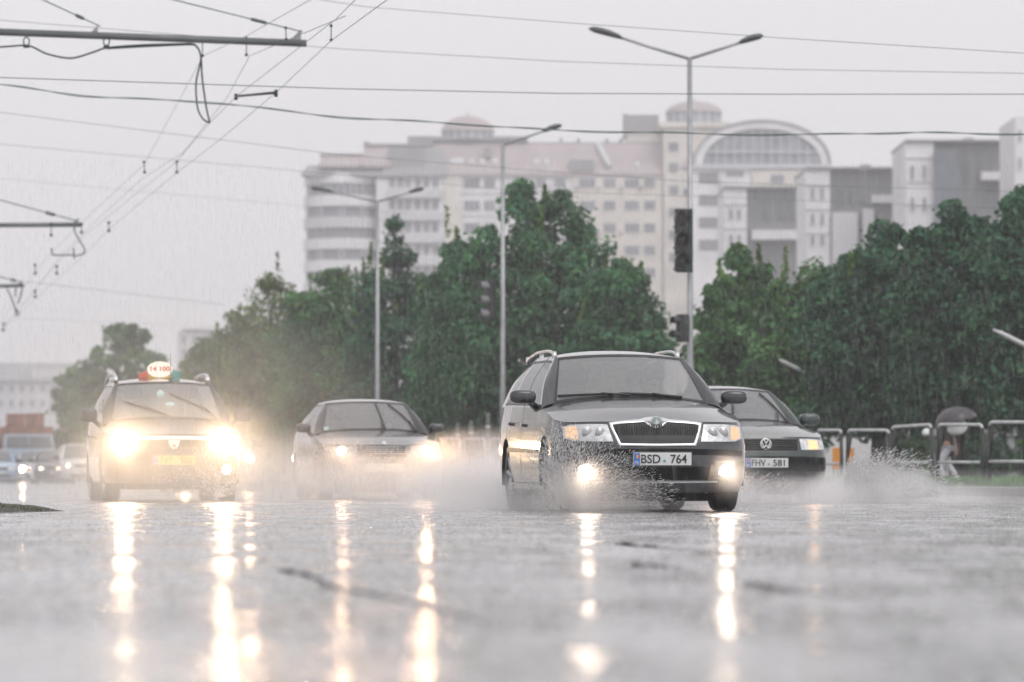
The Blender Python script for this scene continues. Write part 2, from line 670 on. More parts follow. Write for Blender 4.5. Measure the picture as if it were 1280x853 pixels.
        self.body = self.part(body, 'body', [self.pm, M['seam'], M['trim']])
        # ray target for things set on the nose
        vv, ff = [], []
        for gg in (G, BG):
            for sg in (1, -1):
                o = len(vv)
                g2 = gg * np.array([sg, 1, 1])
                vv.extend(map(tuple, g2.reshape(-1, 3)))
                n2 = g2.shape[1]
                for i in range(g2.shape[0] - 1):
                    for j in range(n2 - 1):
                        a = o + i * n2 + j
                        ff.append((a, a + 1, a + n2 + 1, a + n2))
        self.bvh = BVHTree.FromPolygons(vv, ff)
        self.wheels()
        self.cabin()

    def nose(self, x, z):
        h = self.bvh.ray_cast(Vector((x, -3, z)), Vector((0, 1, 0)))
        return h[0].y if h[0] is not None else None

    def drape(self, mb, top, bot, nx=16, nz=6, off=.006, mat=0, skirt=.03, both=True):
        """A panel set on the nose: top and bottom edges as (x, z) lines of equal length."""
        top, bot = np.array(top, float), np.array(bot, float)
        u = np.linspace(0, len(top) - 1, nx + 1)
        T = np.stack([np.interp(u, range(len(top)), top[:, k]) for k in (0, 1)], 1)
        Bt = np.stack([np.interp(u, range(len(bot)), bot[:, k]) for k in (0, 1)], 1)
        G = np.zeros((nx + 1, nz + 1, 3))
        last = 0.3
        for i in range(nx + 1):
            for j in range(nz + 1):
                p = T[i] + (Bt[i] - T[i]) * j / nz
                y = self.nose(p[0], p[1])
                if y is None:
                    y = last
                last = y
                G[i, j] = (p[0], y - off, p[1])
        self._skirted(mb, G, skirt, mat)
        if both:
            self._skirted(mb, G * np.array([-1, 1, 1]), skirt, mat)
        return G

    def _skirted(self, mb, G, skirt, mat):
        mb.grid(G, mat, True)
        if skirt > 0:
            d = np.array([0, skirt, 0])
            for e in (G[0], G[-1], G[:, 0], G[:, -1]):
                mb.grid(np.stack([e, e + d], 0), mat, False)

    def ring(self, mb, outer, inner, off=.012, mat=0, closed=True, depth=.03, n=64):
        """A raised frame between two closed outlines on the nose."""
        def res(P):
            P = np.array(list(P) + [P[0]], float)
            s = np.concatenate([[0], np.cumsum(np.hypot(*np.diff(P, axis=0).T))])
            u = np.linspace(0, s[-1], n + 1)
            return np.stack([np.interp(u, s, P[:, k]) for k in (0, 1)], 1)
        # resample both by the outline's corner index so that corners stay matched
        def idx(P):
            P = np.array(list(P) + [P[0]], float)
            k = max(2, n // (len(P) - 1))
            u = np.linspace(0, len(P) - 1, (len(P) - 1) * k + 1)
            return np.stack([np.interp(u, range(len(P)), P[:, c]) for c in (0, 1)], 1)
        O, I = idx(outer), idx(inner)
        rows = []
        for t, of in ((0, -depth), (0, off * .6), (.25, off), (.75, off), (1, off * .6), (1, -depth)):
            p = O + (I - O) * t
            rows.append([(a, (self.nose(a, b) or 0.1) - of, b) for a, b in p])
        mb.grid(np.array(rows), mat, True)

    def wheels(self):
        P, w = self.P, self.P['W'] / 2
        R = P['R']
        rr = R * .66
        tw = .2
        for yc in (P['yF'], P['yR']):
            for sg in (-1, 1):
                xo = w - .035
                prof = [(rr, -tw), (R * .93, -tw), (R, -tw + .03), (R, -.03), (R * .97, -.008), (R * .85, 0), (rr, -.012), (rr * .97, -.03), (rr * .95, -tw)]
                mb = MB().lathe([(a, (b + xo) * sg) for a, b in prof], (0, yc, R), 'X', 36)
                t = self.part(mb, 'wheel', [M['tyre']])
                mb = MB().lathe([(rr, (xo - .014) * sg), (rr * .93, (xo - .02) * sg), (rr * .9, (xo - .07) * sg), (.05, (xo - .075) * sg)], (0, yc, R), 'X', 30, 1)
                mb.lathe([(.07, (xo - .075) * sg), (.07, (xo - .03) * sg), (.001, (xo - .022) * sg)], (0, yc, R), 'X', 16, 0)
                ns = P.get('spokes', 7)
                for k in range(ns):
                    a = 2 * math.pi * k / ns + .2
                    d = Vector((0, math.cos(a), math.sin(a)))
                    mb.tube([Vector(((xo - .035) * sg, yc, R)) + d * .05, Vector(((xo - .022) * sg, yc, R)) + d * rr * .95], [.03, .022], 6, 0)
                self.part(mb, 'rim', [M['rim'], M['trim']], t)

    def cabin(self):
        P = self.P
        (yc0, zc0), (xe0, ye0, ze0) = P['wsb']
        w = P['W'] / 2
        mb = MB()
        mb.grid(superell((0, ye0 + .18, ze0 - .10), (w * .80, .36, .10), .5))
        self.part(mb, 'dashboard', [M['dash']])
        ys = ye0 + .95
        hr = P['H'] - .22
        for x, yy in ((-.36, ys), (.36, ys), (-.38, ys + .85), (.38, ys + .85)):
            if yy > P['roof_y'][-1] - .1:
                continue
            mb = MB()
            mb.grid(superell((x, yy, .78), (.24, .09, .32), .6))
            mb.grid(superell((x, yy - .28, .47), (.25, .28, .08), .6))
            mb.grid(superell((x, yy + .03, hr), (.13, .05, .09), .7))
            mb.tube([(x - .06, yy + .02, 1.0), (x - .06, yy + .03, hr)], .008, 5)
            mb.tube([(x + .06, yy + .02, 1.0), (x + .06, yy + .03, hr)], .008, 5)
            self.part(mb, 'seat', [M['cabin']])
        mb = MB()
        ring = []
        for k in range(25):
            a = 2 * math.pi * k / 24
            ring.append((.36 + .18 * math.cos(a), ys - .43 + .07 * math.sin(a), .92 + .165 * math.sin(a)))
        mb.tube(ring, .014, 6, cap=False)
        mb.tube([(.20, ys - .43, .92), (.52, ys - .43, .92)], .02, 5)
        mb.tube([(.36, ys - .43, .92), (.36, ys - .62, .84)], .03, 6)
        self.part(mb, 'steering_wheel', [M['dash']])
        # mirror behind the glass
        mb = MB()
        yt, zt = P['wst'][0]
        mb.grid(superell((0.02, yt - .02, zt - .10), (.12, .02, .035), .6))
        mb.tube([(0.02, yt - .02, zt - .07), (0.02, yt - .01, zt - .01)], .01, 5)
        self.part(mb, 'rear_view_mirror', [M['dash']])

    def wpt(self, a, t, off=.02):
        """Point on the windscreen: a from -1 to 1 across, t from 0 (base) to 1 (top)."""
        p = surf(self.wn, np.array([t * 2, t * 2 + .01]), np.array([abs(a) * 4, abs(a) * 4 + .01]))[0, 0]
        return Vector((math.copysign(p[0], a), p[1] - off * .8, p[2] + off * .6))

    def wiper(self, pts, blade):
        """pts: arm from pivot to blade, blade: two ends, in windscreen coordinates."""
        mb = MB()
        mb.tube([self.wpt(a, t, .035) for a, t in pts], .010, 5)
        bl = [self.wpt(blade[0][0] + (blade[1][0] - blade[0][0]) * k / 6, blade[0][1] + (blade[1][1] - blade[0][1]) * k / 6, .018) for k in range(7)]
        mb.tube(bl, .011, 5)
        self.part(mb, 'wiper', [M['trim']])

    def mirror(self, x, y, z, r=(.115, .075, .075), m=None):
        for sg in (-1, 1):
            mb = MB()
            G = superell((x * sg, y, z), r, .62, 20, 12)
            mb.grid(G)
            b = self.belt(y + .12)
            mb.tube([(x * sg - r[0] * .6 * sg, y + .02, z - r[2] * .75), (b[0] * sg * .99, y + .10, b[2] - .01)], [.03, .035], 6)
            o = self.part(mb, 'wing_mirror', [m or self.pm])
            g = MB().box((x * sg, y + r[1] * .93, z), (r[0] * 1.6, .01, r[2] * 1.5), 0, bevel=.004)
            self.part(g, 'mirror_glass', [M['chrome']], o)

    def plate(self, x, z, text1, text2, wd=.52, ht=.112, yellow=False, frame=True):
        y = min(self.nose(x - wd * .4, z), self.nose(x + wd * .4, z), self.nose(x, z)) - .018
        mb = MB()
        if frame:
            mb.box((x, y + .012, z - .004), (wd + .024, .016, ht + .03), 1, bevel=.004)
        mb.box((x, y, z), (wd, .012, ht), 0, bevel=.003)
        o = self.part(mb, 'number_plate', [M['plate_y' if yellow else 'plate'], M['trim']])
        yf = y - .0085
        mb = MB()
        mb.box((x - wd / 2 + .032, yf + .0015, z), (.056, .002, ht - .008), 1)
        for k, mm in ((0, 1), (1, 3), (2, 2)):
            if k:
                mb.box((x - wd / 2 + .022 + .013 * k, yf - .0005, z + .022), (.012, .002, .03), mm)
        put_text(mb, 'MD', x - wd / 2 + .032, yf, z - .03, .022, .036, 4)
        put_text(mb, text1, x - wd * .20, yf, z, ht * .70, wd * .33, 0, .012)
        put_text(mb, text2, x + wd * .28, yf, z, ht * .70, wd * .28, 0, .012)
        mb.disc((x + wd * .035, yf, z - .018), .013, 'Y', 12, 5)
        self.part(mb, 'plate_lettering', [M['ink'], M['blue'], M['flagred'], M['flagyel'], M['whitebar'], M['teal']], o)

    def lamp_beam(self, x, y, z, power, size=110, blend=.8, col=(1, .63, .36), radius=.07, tilt=-1.0):
        ld = bpy.data.lights.new('headlight_beam', 'SPOT')
        ld.energy = power
        ld.spot_size = math.radians(size)
        ld.spot_blend = blend
        ld.color = col
        ld.shadow_soft_size = radius
        o = bpy.data.objects.new('headlight_beam', ld)
        COL.objects.link(o)
        o.parent = self.root
        o.location = (x, y + self.sh[1], z)
        o.rotation_euler = (math.radians(90 + tilt), 0, math.radians(180))
        o.rotation_euler = Vector((0, -1, math.sin(math.radians(tilt)))).to_track_quat('-Z', 'Y').to_euler()
        return o

    def bulb(self, par, x, z, r, m, off=.02, sx=1.0, sz=1.0, dome=.02):
        y = self.nose(x, z) - off
        mb = MB().disc((x, y, z), r, 'Y', 20, 0, sx, sz, dome)
        self.part(mb, 'bulb', [m], par)
        return y


PLAN = [(0, 0), (.25, .008), (.48, .032), (.68, .088), (.83, .175), (.93, .29)]

WAGON = dict(
    L=4.57, W=1.77, H=1.48, yF=.90, yR=3.48, R=.318, floor=.165, plan=PLAN, bcol=5,
    rows=[dict(w=.955, s=.10, z=[(0, .172), (.5, .18), (1.2, .195), (3.4, .20), (4.57, .24)]),
          dict(w=.985, s=.035, z=[(0, .29), (1.2, .33), (3.4, .34), (4.57, .40)]),
          dict(w=1.0, s=0, z=[(0, .45), (.5, .46), (1.2, .50), (3.4, .52), (4.57, .55)]),
          dict(w=.998, s=.02, z=[(0, .610), (.5, .615), (1.2, .68), (3.4, .74), (4.57, .74)]),
          dict(w=.955, s=.115, sr=.12, z=[(0, .800), (.25, .795), (.5, .815), (.9, .88), (1.4, .935), (2.4, .965), (3.5, .99), (4.57, 1.0)])],
    doors=(1.50, 2.42, 3.22), bonnet=[(.62, .48, .905), (.98, .86, .975), (1.30, 1.16, 1.025)],
    wsb=((1.24, 1.035), (.705, 1.46, .985)), wst=((1.98, 1.45), (.575, 2.10, 1.42)),
    belt_y=[1.36, 1.80, 2.40, 2.47, 3.20, 3.28, 3.95, 4.30], roof_y=[2.14, 2.28, 2.44, 2.50, 3.20, 3.27, 3.86, 4.12],
    wins=[(.25, 2), (3, 4), (5, 6)], cant_x=.605, cant_z=[(2.0, 1.412), (2.4, 1.44), (3.2, 1.448), (4.2, 1.405)],
    roof=[(2.20, 1.473), (2.7, 1.506), (3.4, 1.506)], roof_end=1.455)


def variant(base, **kw):
    d = dict(base)
    d.update(kw)
    return d
def skoda():
    pm = paint('dark blue grey car paint', (0.019, 0.023, 0.029), 0.3, 0.24)
    c = Car('station_wagon', 'dark blue-grey station wagon in front, with chrome-framed grille, lit fog lamps and roof rails', WAGON, pm,
            (1.285, 33.8, 0), math.radians(7.8), cat='car')
    # grille: black mesh, vertical bars, chrome frame with a raised centre for the badge
    mb = MB()
    c.drape(mb, [(0, .795), (.385, .772)], [(0, .604), (.335, .604)], 14, 6, .004, 0)
    for k in range(-17, 18):
        x = k * .0215
        y = c.nose(x, .69) - .012
        hw = .185 if abs(x) < .33 else .15
        mb.tube([(x * .95, y + .012, .61), (x, y, .69), (x * 1.02, y + .03, .78 - abs(x) * .03)], .0042, 4, 1)
    g = c.part(mb, 'grille', [M['grille'], M['trim']])
    out = [(-.418, .792), (-.25, .812), (-.135, .822), (-.07, .84), (0, .846), (.07, .84), (.135, .822), (.25, .812), (.418, .792), (.405, .74), (.345, .582), (0, .578), (-.345, .582), (-.405, .74)]
    inn = [(-.382, .768), (-.25, .782), (-.098, .793), (-.062, .752), (0, .735), (.062, .752), (.098, .793), (.25, .782), (.382, .768), (.372, .73), (.325, .608), (0, .604), (-.325, .608), (-.372, .73)]
    mb = MB()
    c.ring(mb, out, inn, .018, 0)
    fr = c.part(mb, 'grille_frame', [M['chrome2']], g)
    y = c.nose(0, .79) - .030
    mb = MB()
    mb.lathe([(.052, .02), (.055, 0), (.046, -.006)], (0, y, .792), 'Y', 28, 0)
    mb.disc((0, y - .002, .792), .046, 'Y', 24, 1, dome=.006)
    # winged arrow
    yy = y - .012
    mb.prism([(-.006, .825), (.002, .825), (.004, .80), (.026, .812), (.030, .806), (.006, .786), (.024, .792), (.020, .782), (.002, .772), (.0, .760), (-.008, .760), (-.006, .785), (-.024, .772), (-.020, .786), (-.006, .800)], yy, yy + .004, 0)
    c.part(mb, 'badge', [M['satin'], M['badgegreen']], g)
    # headlamps
    for sg in (-1, 1):
        mb = MB()
        c.drape(mb, [(.432 * sg, .775), (.60 * sg, .778), (.735 * sg, .772), (.80 * sg, .755)], [(.392 * sg, .622), (.56 * sg, .622), (.72 * sg, .624), (.80 * sg, .650)], 18, 8, .008, 0, both=False)
        h = c.part(mb, 'headlight', [M['reflector']])
        mb = MB()
        for x, r in ((.505, .052), (.61, .058)):
            y = c.nose(x, .695) - .010
            mb.lathe([(r, .004), (r, -.004), (r * .8, .0)], (x * sg, y, .695), 'Y', 22, 0)
            mb.disc((x * sg, y, .695), r * .8, 'Y', 18, 1, dome=.012)
        c.part(mb, 'lens', [M['reflector'], M['lampdark']], h)
        mb = MB()
        c.drape(mb, [(.695 * sg, .758), (.745 * sg, .757), (.785 * sg, .748)], [(.682 * sg, .642), (.735 * sg, .642), (.782 * sg, .655)], 8, 6, .012, 0, both=False, skirt=.004)
        c.part(mb, 'indicator', [M['amber']], h)
        # fog lamp in the bumper
        mb = MB()
        c.drape(mb, [(.52 * sg, .445), (.72 * sg, .445)], [(.52 * sg, .305), (.72 * sg, .305)], 6, 4, .004, 0, both=False)
        f = c.part(mb, 'fog_light', [M['trim']])
        c.bulb(f, .622 * sg, .368, .050, M['fog'], .022, 1.45, 1.0, .012)
        c.lamp_beam(.62 * sg, c.nose(.62, .36) - .08, .365, 15, 130, .9, (1, .78, .58), .06)
    # lower air intake, rub strip, bright lower line
    mb = MB()
    c.drape(mb, [(0, .405), (.48, .40)], [(0, .285), (.46, .285)], 12, 4, .003, 0)
    c.drape(mb, [(0, .560), (.30, .558), (.62, .55), (.80, .54)], [(0, .505), (.30, .505), (.62, .50), (.80, .492)], 18, 3, .007, 0)
    c.part(mb, 'air_intake', [M['void']])
    mb = MB()
    c.drape(mb, [(0, .268), (.30, .268), (.55, .272)], [(0, .258), (.30, .258), (.55, .262)], 16, 1, .012, 0)
    c.part(mb, 'bumper_moulding', [M['satin']])
    c.plate(.035, .468, 'BSD', '764')
    c.mirror(.985, 1.56, 1.045, (.122, .075, .064))
    c.wiper([(-.05, -.02), (-.35, .06)], ((-.94, .115), (-.22, .05)))
    c.wiper([(.5, -.02), (.2, .04)], ((-.16, .06), (.55, .035)))
    # roof rails
    for sg in (-1, 1):
        mb = MB()
        pts = []
        for k in range(15):
            t = k / 14
            y = 2.25 + 1.80 * t
            b = min(1, min(t, 1 - t) * 9)
            z = np.interp(y, [2.2, 2.7, 3.4, 4.1], [1.43, 1.46, 1.463, 1.42]) + .042 * math.sin(b * math.pi / 2)
            pts.append((sg * .585, y, z))
        mb.tube(pts, [.022] + [.015] * 13 + [.022], 8)
        for yk in (2.26, 3.1, 4.03):
            mb.tube([(sg * .585, yk, 1.41), (sg * .585, yk + .01, 1.485)], [.028, .02], 7)
        c.part(mb, 'roof_rail', [M['satin']])
    # door handles and sill strips
    for sg in (-1, 1):
        for key, yk in (('front', 2.27), ('rear', 3.08)):
            b = surf(c.net, np.array([c.nf + (2.84 if key == 'front' else 3.84)] * 2), np.array([3.35] * 2))[0, 0]
            mb = MB().grid(superell((sg * (b[0] + .018), b[1], b[2]), (.016, .085, .018), .6, 10, 6))
            c.part(mb, 'handle', [pm], c.doors[(sg, key)])
    for sg in (-1, 1):
        mb = MB()
        S = surf(c.net, np.linspace(c.nf + 1.05, c.nf + 4.6, 20), np.array([2.15, 2.35]))
        S[:, :, 0] += .012
        mb.grid(S * np.array([sg, 1, 1]), 0)
        S2 = surf(c.net, np.linspace(c.nf + 1.0, c.nf + 4.9, 20), np.array([.3, .42]))
        S2[:, :, 0] += .014
        mb.grid(S2 * np.array([sg, 1, 1]), 1)
        c.part(mb, 'side_moulding', [M['trim'], M['satin']])
    return c


VWP = variant(WAGON, L=4.67, W=1.74, H=1.46, yF=.93, yR=3.63, R=.31,
              plan=[(0, 0), (.25, .010), (.48, .04), (.68, .10), (.83, .19), (.93, .31)],
              rows=[dict(w=.955, s=.08, z=[(0, .20), (1.2, .22), (3.6, .23), (4.67, .27)]),
                    dict(w=.99, s=.02, z=[(0, .30), (1.2, .33), (3.6, .35), (4.67, .40)]),
                    dict(w=1.0, s=0, z=[(0, .45), (1.2, .48), (3.6, .52), (4.67, .55)]),
                    dict(w=.996, s=.03, z=[(0, .605), (.5, .61), (1.2, .68), (3.6, .74), (4.67, .74)]),
                    dict(w=.955, s=.11, z=[(0, .79), (.25, .785), (.5, .81), (.9, .87), (1.4, .92), (2.4, .955), (3.6, .985), (4.67, .98)])],
              doors=(1.52, 2.45, 3.30), bonnet=[(.62, .50, .885), (.98, .88, .95), (1.32, 1.22, .995)],
              wsb=((1.30, 1.005), (.70, 1.50, .965)), wst=((2.06, 1.41), (.56, 2.18, 1.385)),
              belt_y=[1.40, 1.85, 2.43, 2.50, 3.25, 3.33, 3.60, 3.95], roof_y=[2.2, 2.32, 2.47, 2.53, 3.16, 3.22, 3.36, 3.50],
              wins=[(.25, 2), (3, 4), (5, 6)], cant_x=.59, cant_z=[(2.1, 1.38), (2.5, 1.405), (3.1, 1.405), (3.5, 1.375)],
              roof=[(2.26, 1.432), (2.6, 1.456), (3.1, 1.455)], roof_end=1.42)


def passat():
    pm = paint('dark green car paint', (0.014, 0.028, 0.025), 0.3, 0.26)
    c = Car('estate_car', 'dark green saloon car with a round badge, half hidden behind the station wagon', VWP, pm, (3.05, 46, 0), math.radians(10.5))
    mb = MB()
    c.drape(mb, [(0, .770), (.42, .762)], [(0, .625), (.40, .625)], 12, 5, .006, 0)
    for k in range(5):
        z = .645 + k * .026
        mb.tube([(x, c.nose(x, z) - .014, z) for x in np.linspace(-.40, .40, 9)], .006, 4, 1)
    g = c.part(mb, 'grille', [M['grille'], M['trim']])
    y = c.nose(0, .70) - .035
    mb = MB()
    mb.lathe([(.070, .02), (.070, 0), (.060, -.004), (.056, .004)], (0, y, .70), 'Y', 28, 0)
    mb.disc((0, y + .006, .70), .060, 'Y', 24, 1, dome=.002)

    def stroke(p, q, wd=.011):
        p, q = Vector(p), Vector(q)
        d = (q - p).normalized()
        n = Vector((-d.y, d.x)) * wd / 2
        mb.prism([tuple(p + n), tuple(q + n), tuple(q - n), tuple(p - n)], y - .006, y + .006, 0)
    o = Vector((0, .70))
    for a, b in (((-.026, .052), (0, .008)), ((.026, .052), (0, .008)), ((-.052, .026), (-.024, -.048)), ((-.024, -.048), (0, -.004)), ((0, -.004), (.024, -.048)), ((.024, -.048), (.052, .026))):
        stroke(o + Vector(a), o + Vector(b))
    c.part(mb, 'badge', [M['chrome2'], M['grille']], g)
    for sg in (-1, 1):
        mb = MB()
        c.drape(mb, [(.44 * sg, .765), (.62 * sg, .765), (.76 * sg, .752), (.79 * sg, .745)], [(.45 * sg, .632), (.60 * sg, .632), (.74 * sg, .634), (.79 * sg, .648)], 16, 6, .008, 0, both=False)
        h = c.part(mb, 'headlight', [M['reflector']])
        mb = MB()
        c.drape(mb, [(.555 * sg, .752), (.69 * sg, .745)], [(.55 * sg, .640), (.69 * sg, .64)], 6, 5, .013, 0, both=False, skirt=.004)
        c.part(mb, 'bulb', [M['amber2']], h)
        c.lamp_beam(.62 * sg, c.nose(.62, .69) - .08, .69, 3, 120, .9)
    mb = MB()
    c.drape(mb, [(0, .555), (.45, .55), (.82, .54)], [(0, .38), (.45, .375), (.82, .37)], 16, 5, .010, 0)
    c.drape(mb, [(0, .345), (.52, .345)], [(0, .25), (.5, .25)], 12, 4, .004, 0)
    c.part(mb, 'air_intake', [M['void']])
    c.plate(0.0, .475, 'FHV', '581', frame=False)
    c.mirror(.96, 1.62, 1.02, (.125, .07, .072))
    c.wiper([(-.15, -.02), (-.04, .3)], ((-.12, .0), (.06, .86)))
    c.wiper([(.60, -.02), (.72, .3)], ((.86, .02), (.60, .85)))
    return c


TAXIP = variant(WAGON, L=4.45, W=1.74, H=1.64, yF=.82, yR=3.72, R=.315, floor=.22,
                plan=[(0, 0), (.25, .006), (.48, .025), (.68, .07), (.84, .15), (.945, .27)],
                rows=[dict(w=.955, s=.10, z=[(0, .22), (1.2, .25), (3.6, .25), (4.45, .30)]),
                      dict(w=.985, s=.03, z=[(0, .31), (1.2, .35), (3.6, .36), (4.45, .40)]),
                      dict(w=1.0, s=0, z=[(0, .46), (1.2, .52), (3.6, .54), (4.45, .55)]),
                      dict(w=1.0, s=.02, z=[(0, .62), (.5, .63), (1.2, .72), (3.6, .76), (4.45, .76)]),
                      dict(w=.965, s=.09, z=[(0, .845), (.25, .84), (.5, .86), (.8, .91), (1.3, .965), (2.4, 1.0), (3.6, 1.02), (4.45, 1.02)])],
                doors=(1.40, 2.35, 3.25), bonnet=[(.55, .42, .93), (.85, .74, .99), (1.12, 1.0, 1.035)],
                wsb=((1.06, 1.05), (.72, 1.26, 1.01)), wst=((1.72, 1.535), (.60, 1.84, 1.505)),
                belt_y=[1.18, 1.60, 2.30, 2.37, 3.15, 3.23, 3.95, 4.20], roof_y=[1.88, 2.02, 2.34, 2.40, 3.15, 3.22, 3.92, 4.12],
                wins=[(.25, 2), (3, 4), (5, 6)], cant_x=.63, cant_z=[(1.8, 1.50), (2.3, 1.535), (3.2, 1.55), (4.2, 1.53)],
                roof=[(1.95, 1.56), (2.5, 1.60), (3.3, 1.612)], roof_end=1.585, spokes=5)


def taxi():
    pm = paint('grey taxi paint', (0.04, 0.04, 0.043), 0.3, 0.3)
    c = Car('taxi', 'grey taxi wagon with blazing headlights and a lit oval sign on its roof', TAXIP, pm, (-4.22, 48, 0), math.radians(9.6), cat='taxi')
    mb = MB()
    c.drape(mb, [(0, .775), (.44, .77)], [(0, .60), (.40, .60)], 12, 6, .006, 0)
    for k in range(6):
        z = .615 + k * .028
        mb.tube([(x, c.nose(x, z) - .012, z) for x in np.linspace(-.40, .40, 9)], .005, 4, 1)
    g = c.part(mb, 'grille', [M['grille'], M['trim']])
    mb = MB()
    c.drape(mb, [(0, .822), (.25, .818), (.45, .812)], [(0, .775), (.25, .772), (.45, .768)], 14, 3, .02, 0)
    c.part(mb, 'grille_bar', [M['whitebar']], g)
    y = c.nose(0, .72) - .03
    mb = MB()
    mb.prism([(-.072, .768), (.072, .768), (.062, .712), (.040, .668), (.012, .655), (-.012, .655), (-.040, .668), (-.062, .712)], y, y + .02, 0)
    mb.prism([(-.025, .706), (.025, .706), (.018, .688), (-.018, .688)], y - .004, y + .002, 1)
    c.part(mb, 'badge', [M['whitebar'], M['trim']], g)
    for sg in (-1, 1):
        mb = MB()
        c.drape(mb, [(.46 * sg, .83), (.62 * sg, .835), (.80 * sg, .81)], [(.44 * sg, .62), (.60 * sg, .62), (.80 * sg, .64)], 14, 8, .008, 0, both=False)
        h = c.part(mb, 'headlight', [M['lampdark']])
        yb = c.bulb(h, .62 * sg, .725, .088, M['lit'], .035, 1.2, .95)
        c.lamp_beam(.62 * sg, yb - .08, .725, 32, 120, .9)
    mb = MB()
    c.drape(mb, [(.58, .46), (.74, .455)], [(.58, .34), (.74, .34)], 6, 5, .004, 0)
    c.part(mb, 'fog_surround', [M['trim']])
    mb = MB()
    y = c.nose(.66, .40) - .02
    mb.disc((.66, y, .40), .06, 'Y', 20, 0, dome=.015)
    c.part(mb, 'fog_light', [M['fog2']])
    mb = MB()
    c.drape(mb, [(0, .40), (.5, .40)], [(0, .29), (.48, .29)], 12, 4, .004, 0)
    c.part(mb, 'air_intake', [M['void']])
    c.plate(0.0, .515, 'TVT', '303', yellow=True, frame=False)
    c.mirror(.99, 1.38, 1.10, (.115, .075, .088))
    c.wiper([(.04, -.02), (-.35, .3)], ((.02, .03), (-.72, .48)))
    c.wiper([(.88, -.02), (.55, .35)], ((.90, .03), (.08, .62)))
    for sg in (-1, 1):
        mb = MB()
        pts = []
        for k in range(15):
            t = k / 14
            yy = 2.05 + 1.85 * t
            b = min(1, min(t, 1 - t) * 9)
            pts.append((sg * .60, yy, np.interp(yy, [2, 2.5, 3.3, 4.0], [1.55, 1.575, 1.585, 1.565]) + .07 * math.sin(b * math.pi / 2)))
        mb.tube(pts, [.04] + [.026] * 13 + [.04], 8)
        c.part(mb, 'roof_rail', [M['satin']])
    mb = MB()
    mb.tube([(.10, 1.86, 1.54), (.10, 1.88, 1.90)], [.006, .003], 5)
    mb.box((.10, 1.87, 1.57), (.05, .08, .04), 0, bevel=.01)
    c.part(mb, 'antenna', [M['trim']])
    # roof sign: coloured foot and a lit oval face
    mb = MB()
    z0 = 1.60
    for x0, x1, k in ((-.27, -.155, 0), (-.155, .155, 1), (.155, .27, 2)):
        mb.prism([(x0, z0), (x1, z0), (x1, z0 + (.075 if k == 1 else .10)), (x0, z0 + (.075 if k == 1 else .10 if k == 2 else .06))], 2.44, 2.56, k)
    s = c.part(mb, 'roof_sign', [M['sign_red'], M['sign_yel'], M['sign_green']])
    mb = MB()
    mb.lathe([(.001, -.015), (.15, -.014), (.165, 0), (.165, .08), (.001, .08)], (0.0, 2.37, z0 + .115), 'Y', 32, 0, True, 1.0, .64)
    sf = c.part(mb, 'sign_face', [M['sign_lit']], s)
    mb = MB()
    put_text(mb, '14 100', 0.0, 2.350, z0 + .122, .064, .255, 0, .035)
    c.part(mb, 'sign_lettering', [M['sign_ink']], s)
    # stickers inside the windscreen
    mb = MB()
    for a, t, rx, rz_ in ((-.08, .62, .05, .055), (.06, .34, .065, .036)):
        p = c.wpt(a if a else .001, t, .012)
        mb.disc((p.x, p.y, p.z), 1.0, 'Y', 18, 0, rx, rz_, 0.002)
    c.part(mb, 'windscreen_sticker', [M['sticker']], c.wind)
    # driver's door handle pair
    for sg in (-1, 1):
        for key, ff in (('front', 2.85), ('rear', 3.85)):
            b = surf(c.net, np.array([c.nf + ff] * 2), np.array([3.35] * 2))[0, 0]
            mb = MB().grid(superell((sg * (b[0] + .018), b[1], b[2]), (.016, .085, .018), .6, 10, 6))
            c.part(mb, 'handle', [M['trim']], c.doors[(sg, key)])
    return c


SEDP = variant(VWP, L=4.49, W=1.72, H=1.42, yF=.82, yR=3.52,
               rows=[dict(w=.955, s=.08, z=[(0, .19), (1.2, .21), (3.6, .22), (4.49, .27)]),
                     dict(w=.99, s=.02, z=[(0, .29), (1.2, .32), (3.6, .35), (4.49, .40)]),
                     dict(w=1.0, s=0, z=[(0, .43), (1.2, .47), (3.6, .52), (4.49, .55)]),
                     dict(w=.996, s=.03, z=[(0, .565), (.5, .575), (1.2, .65), (3.6, .72), (4.49, .72)]),
                     dict(w=.95, s=.10, z=[(0, .745), (.25, .74), (.5, .77), (.9, .82), (1.4, .88), (2.4, .92), (3.6, .95), (4.49, .93)])],
               doors=(1.50, 2.42, 3.24), bonnet=[(.60, .48, .83), (.98, .88, .895), (1.34, 1.24, .945)],
               wsb=((1.34, .96), (.68, 1.54, .92)), wst=((2.08, 1.365), (.545, 2.2, 1.34)),
               belt_y=[1.42, 1.85, 2.40, 2.47, 3.20, 3.28, 3.52, 3.85], roof_y=[2.22, 2.34, 2.45, 2.51, 3.12, 3.18, 3.30, 3.42],
               cant_x=.572, cant_z=[(2.1, 1.335), (2.5, 1.36), (3.1, 1.36), (3.45, 1.33)],
               roof=[(2.28, 1.387), (2.6, 1.41), (3.1, 1.41)], roof_end=1.375)


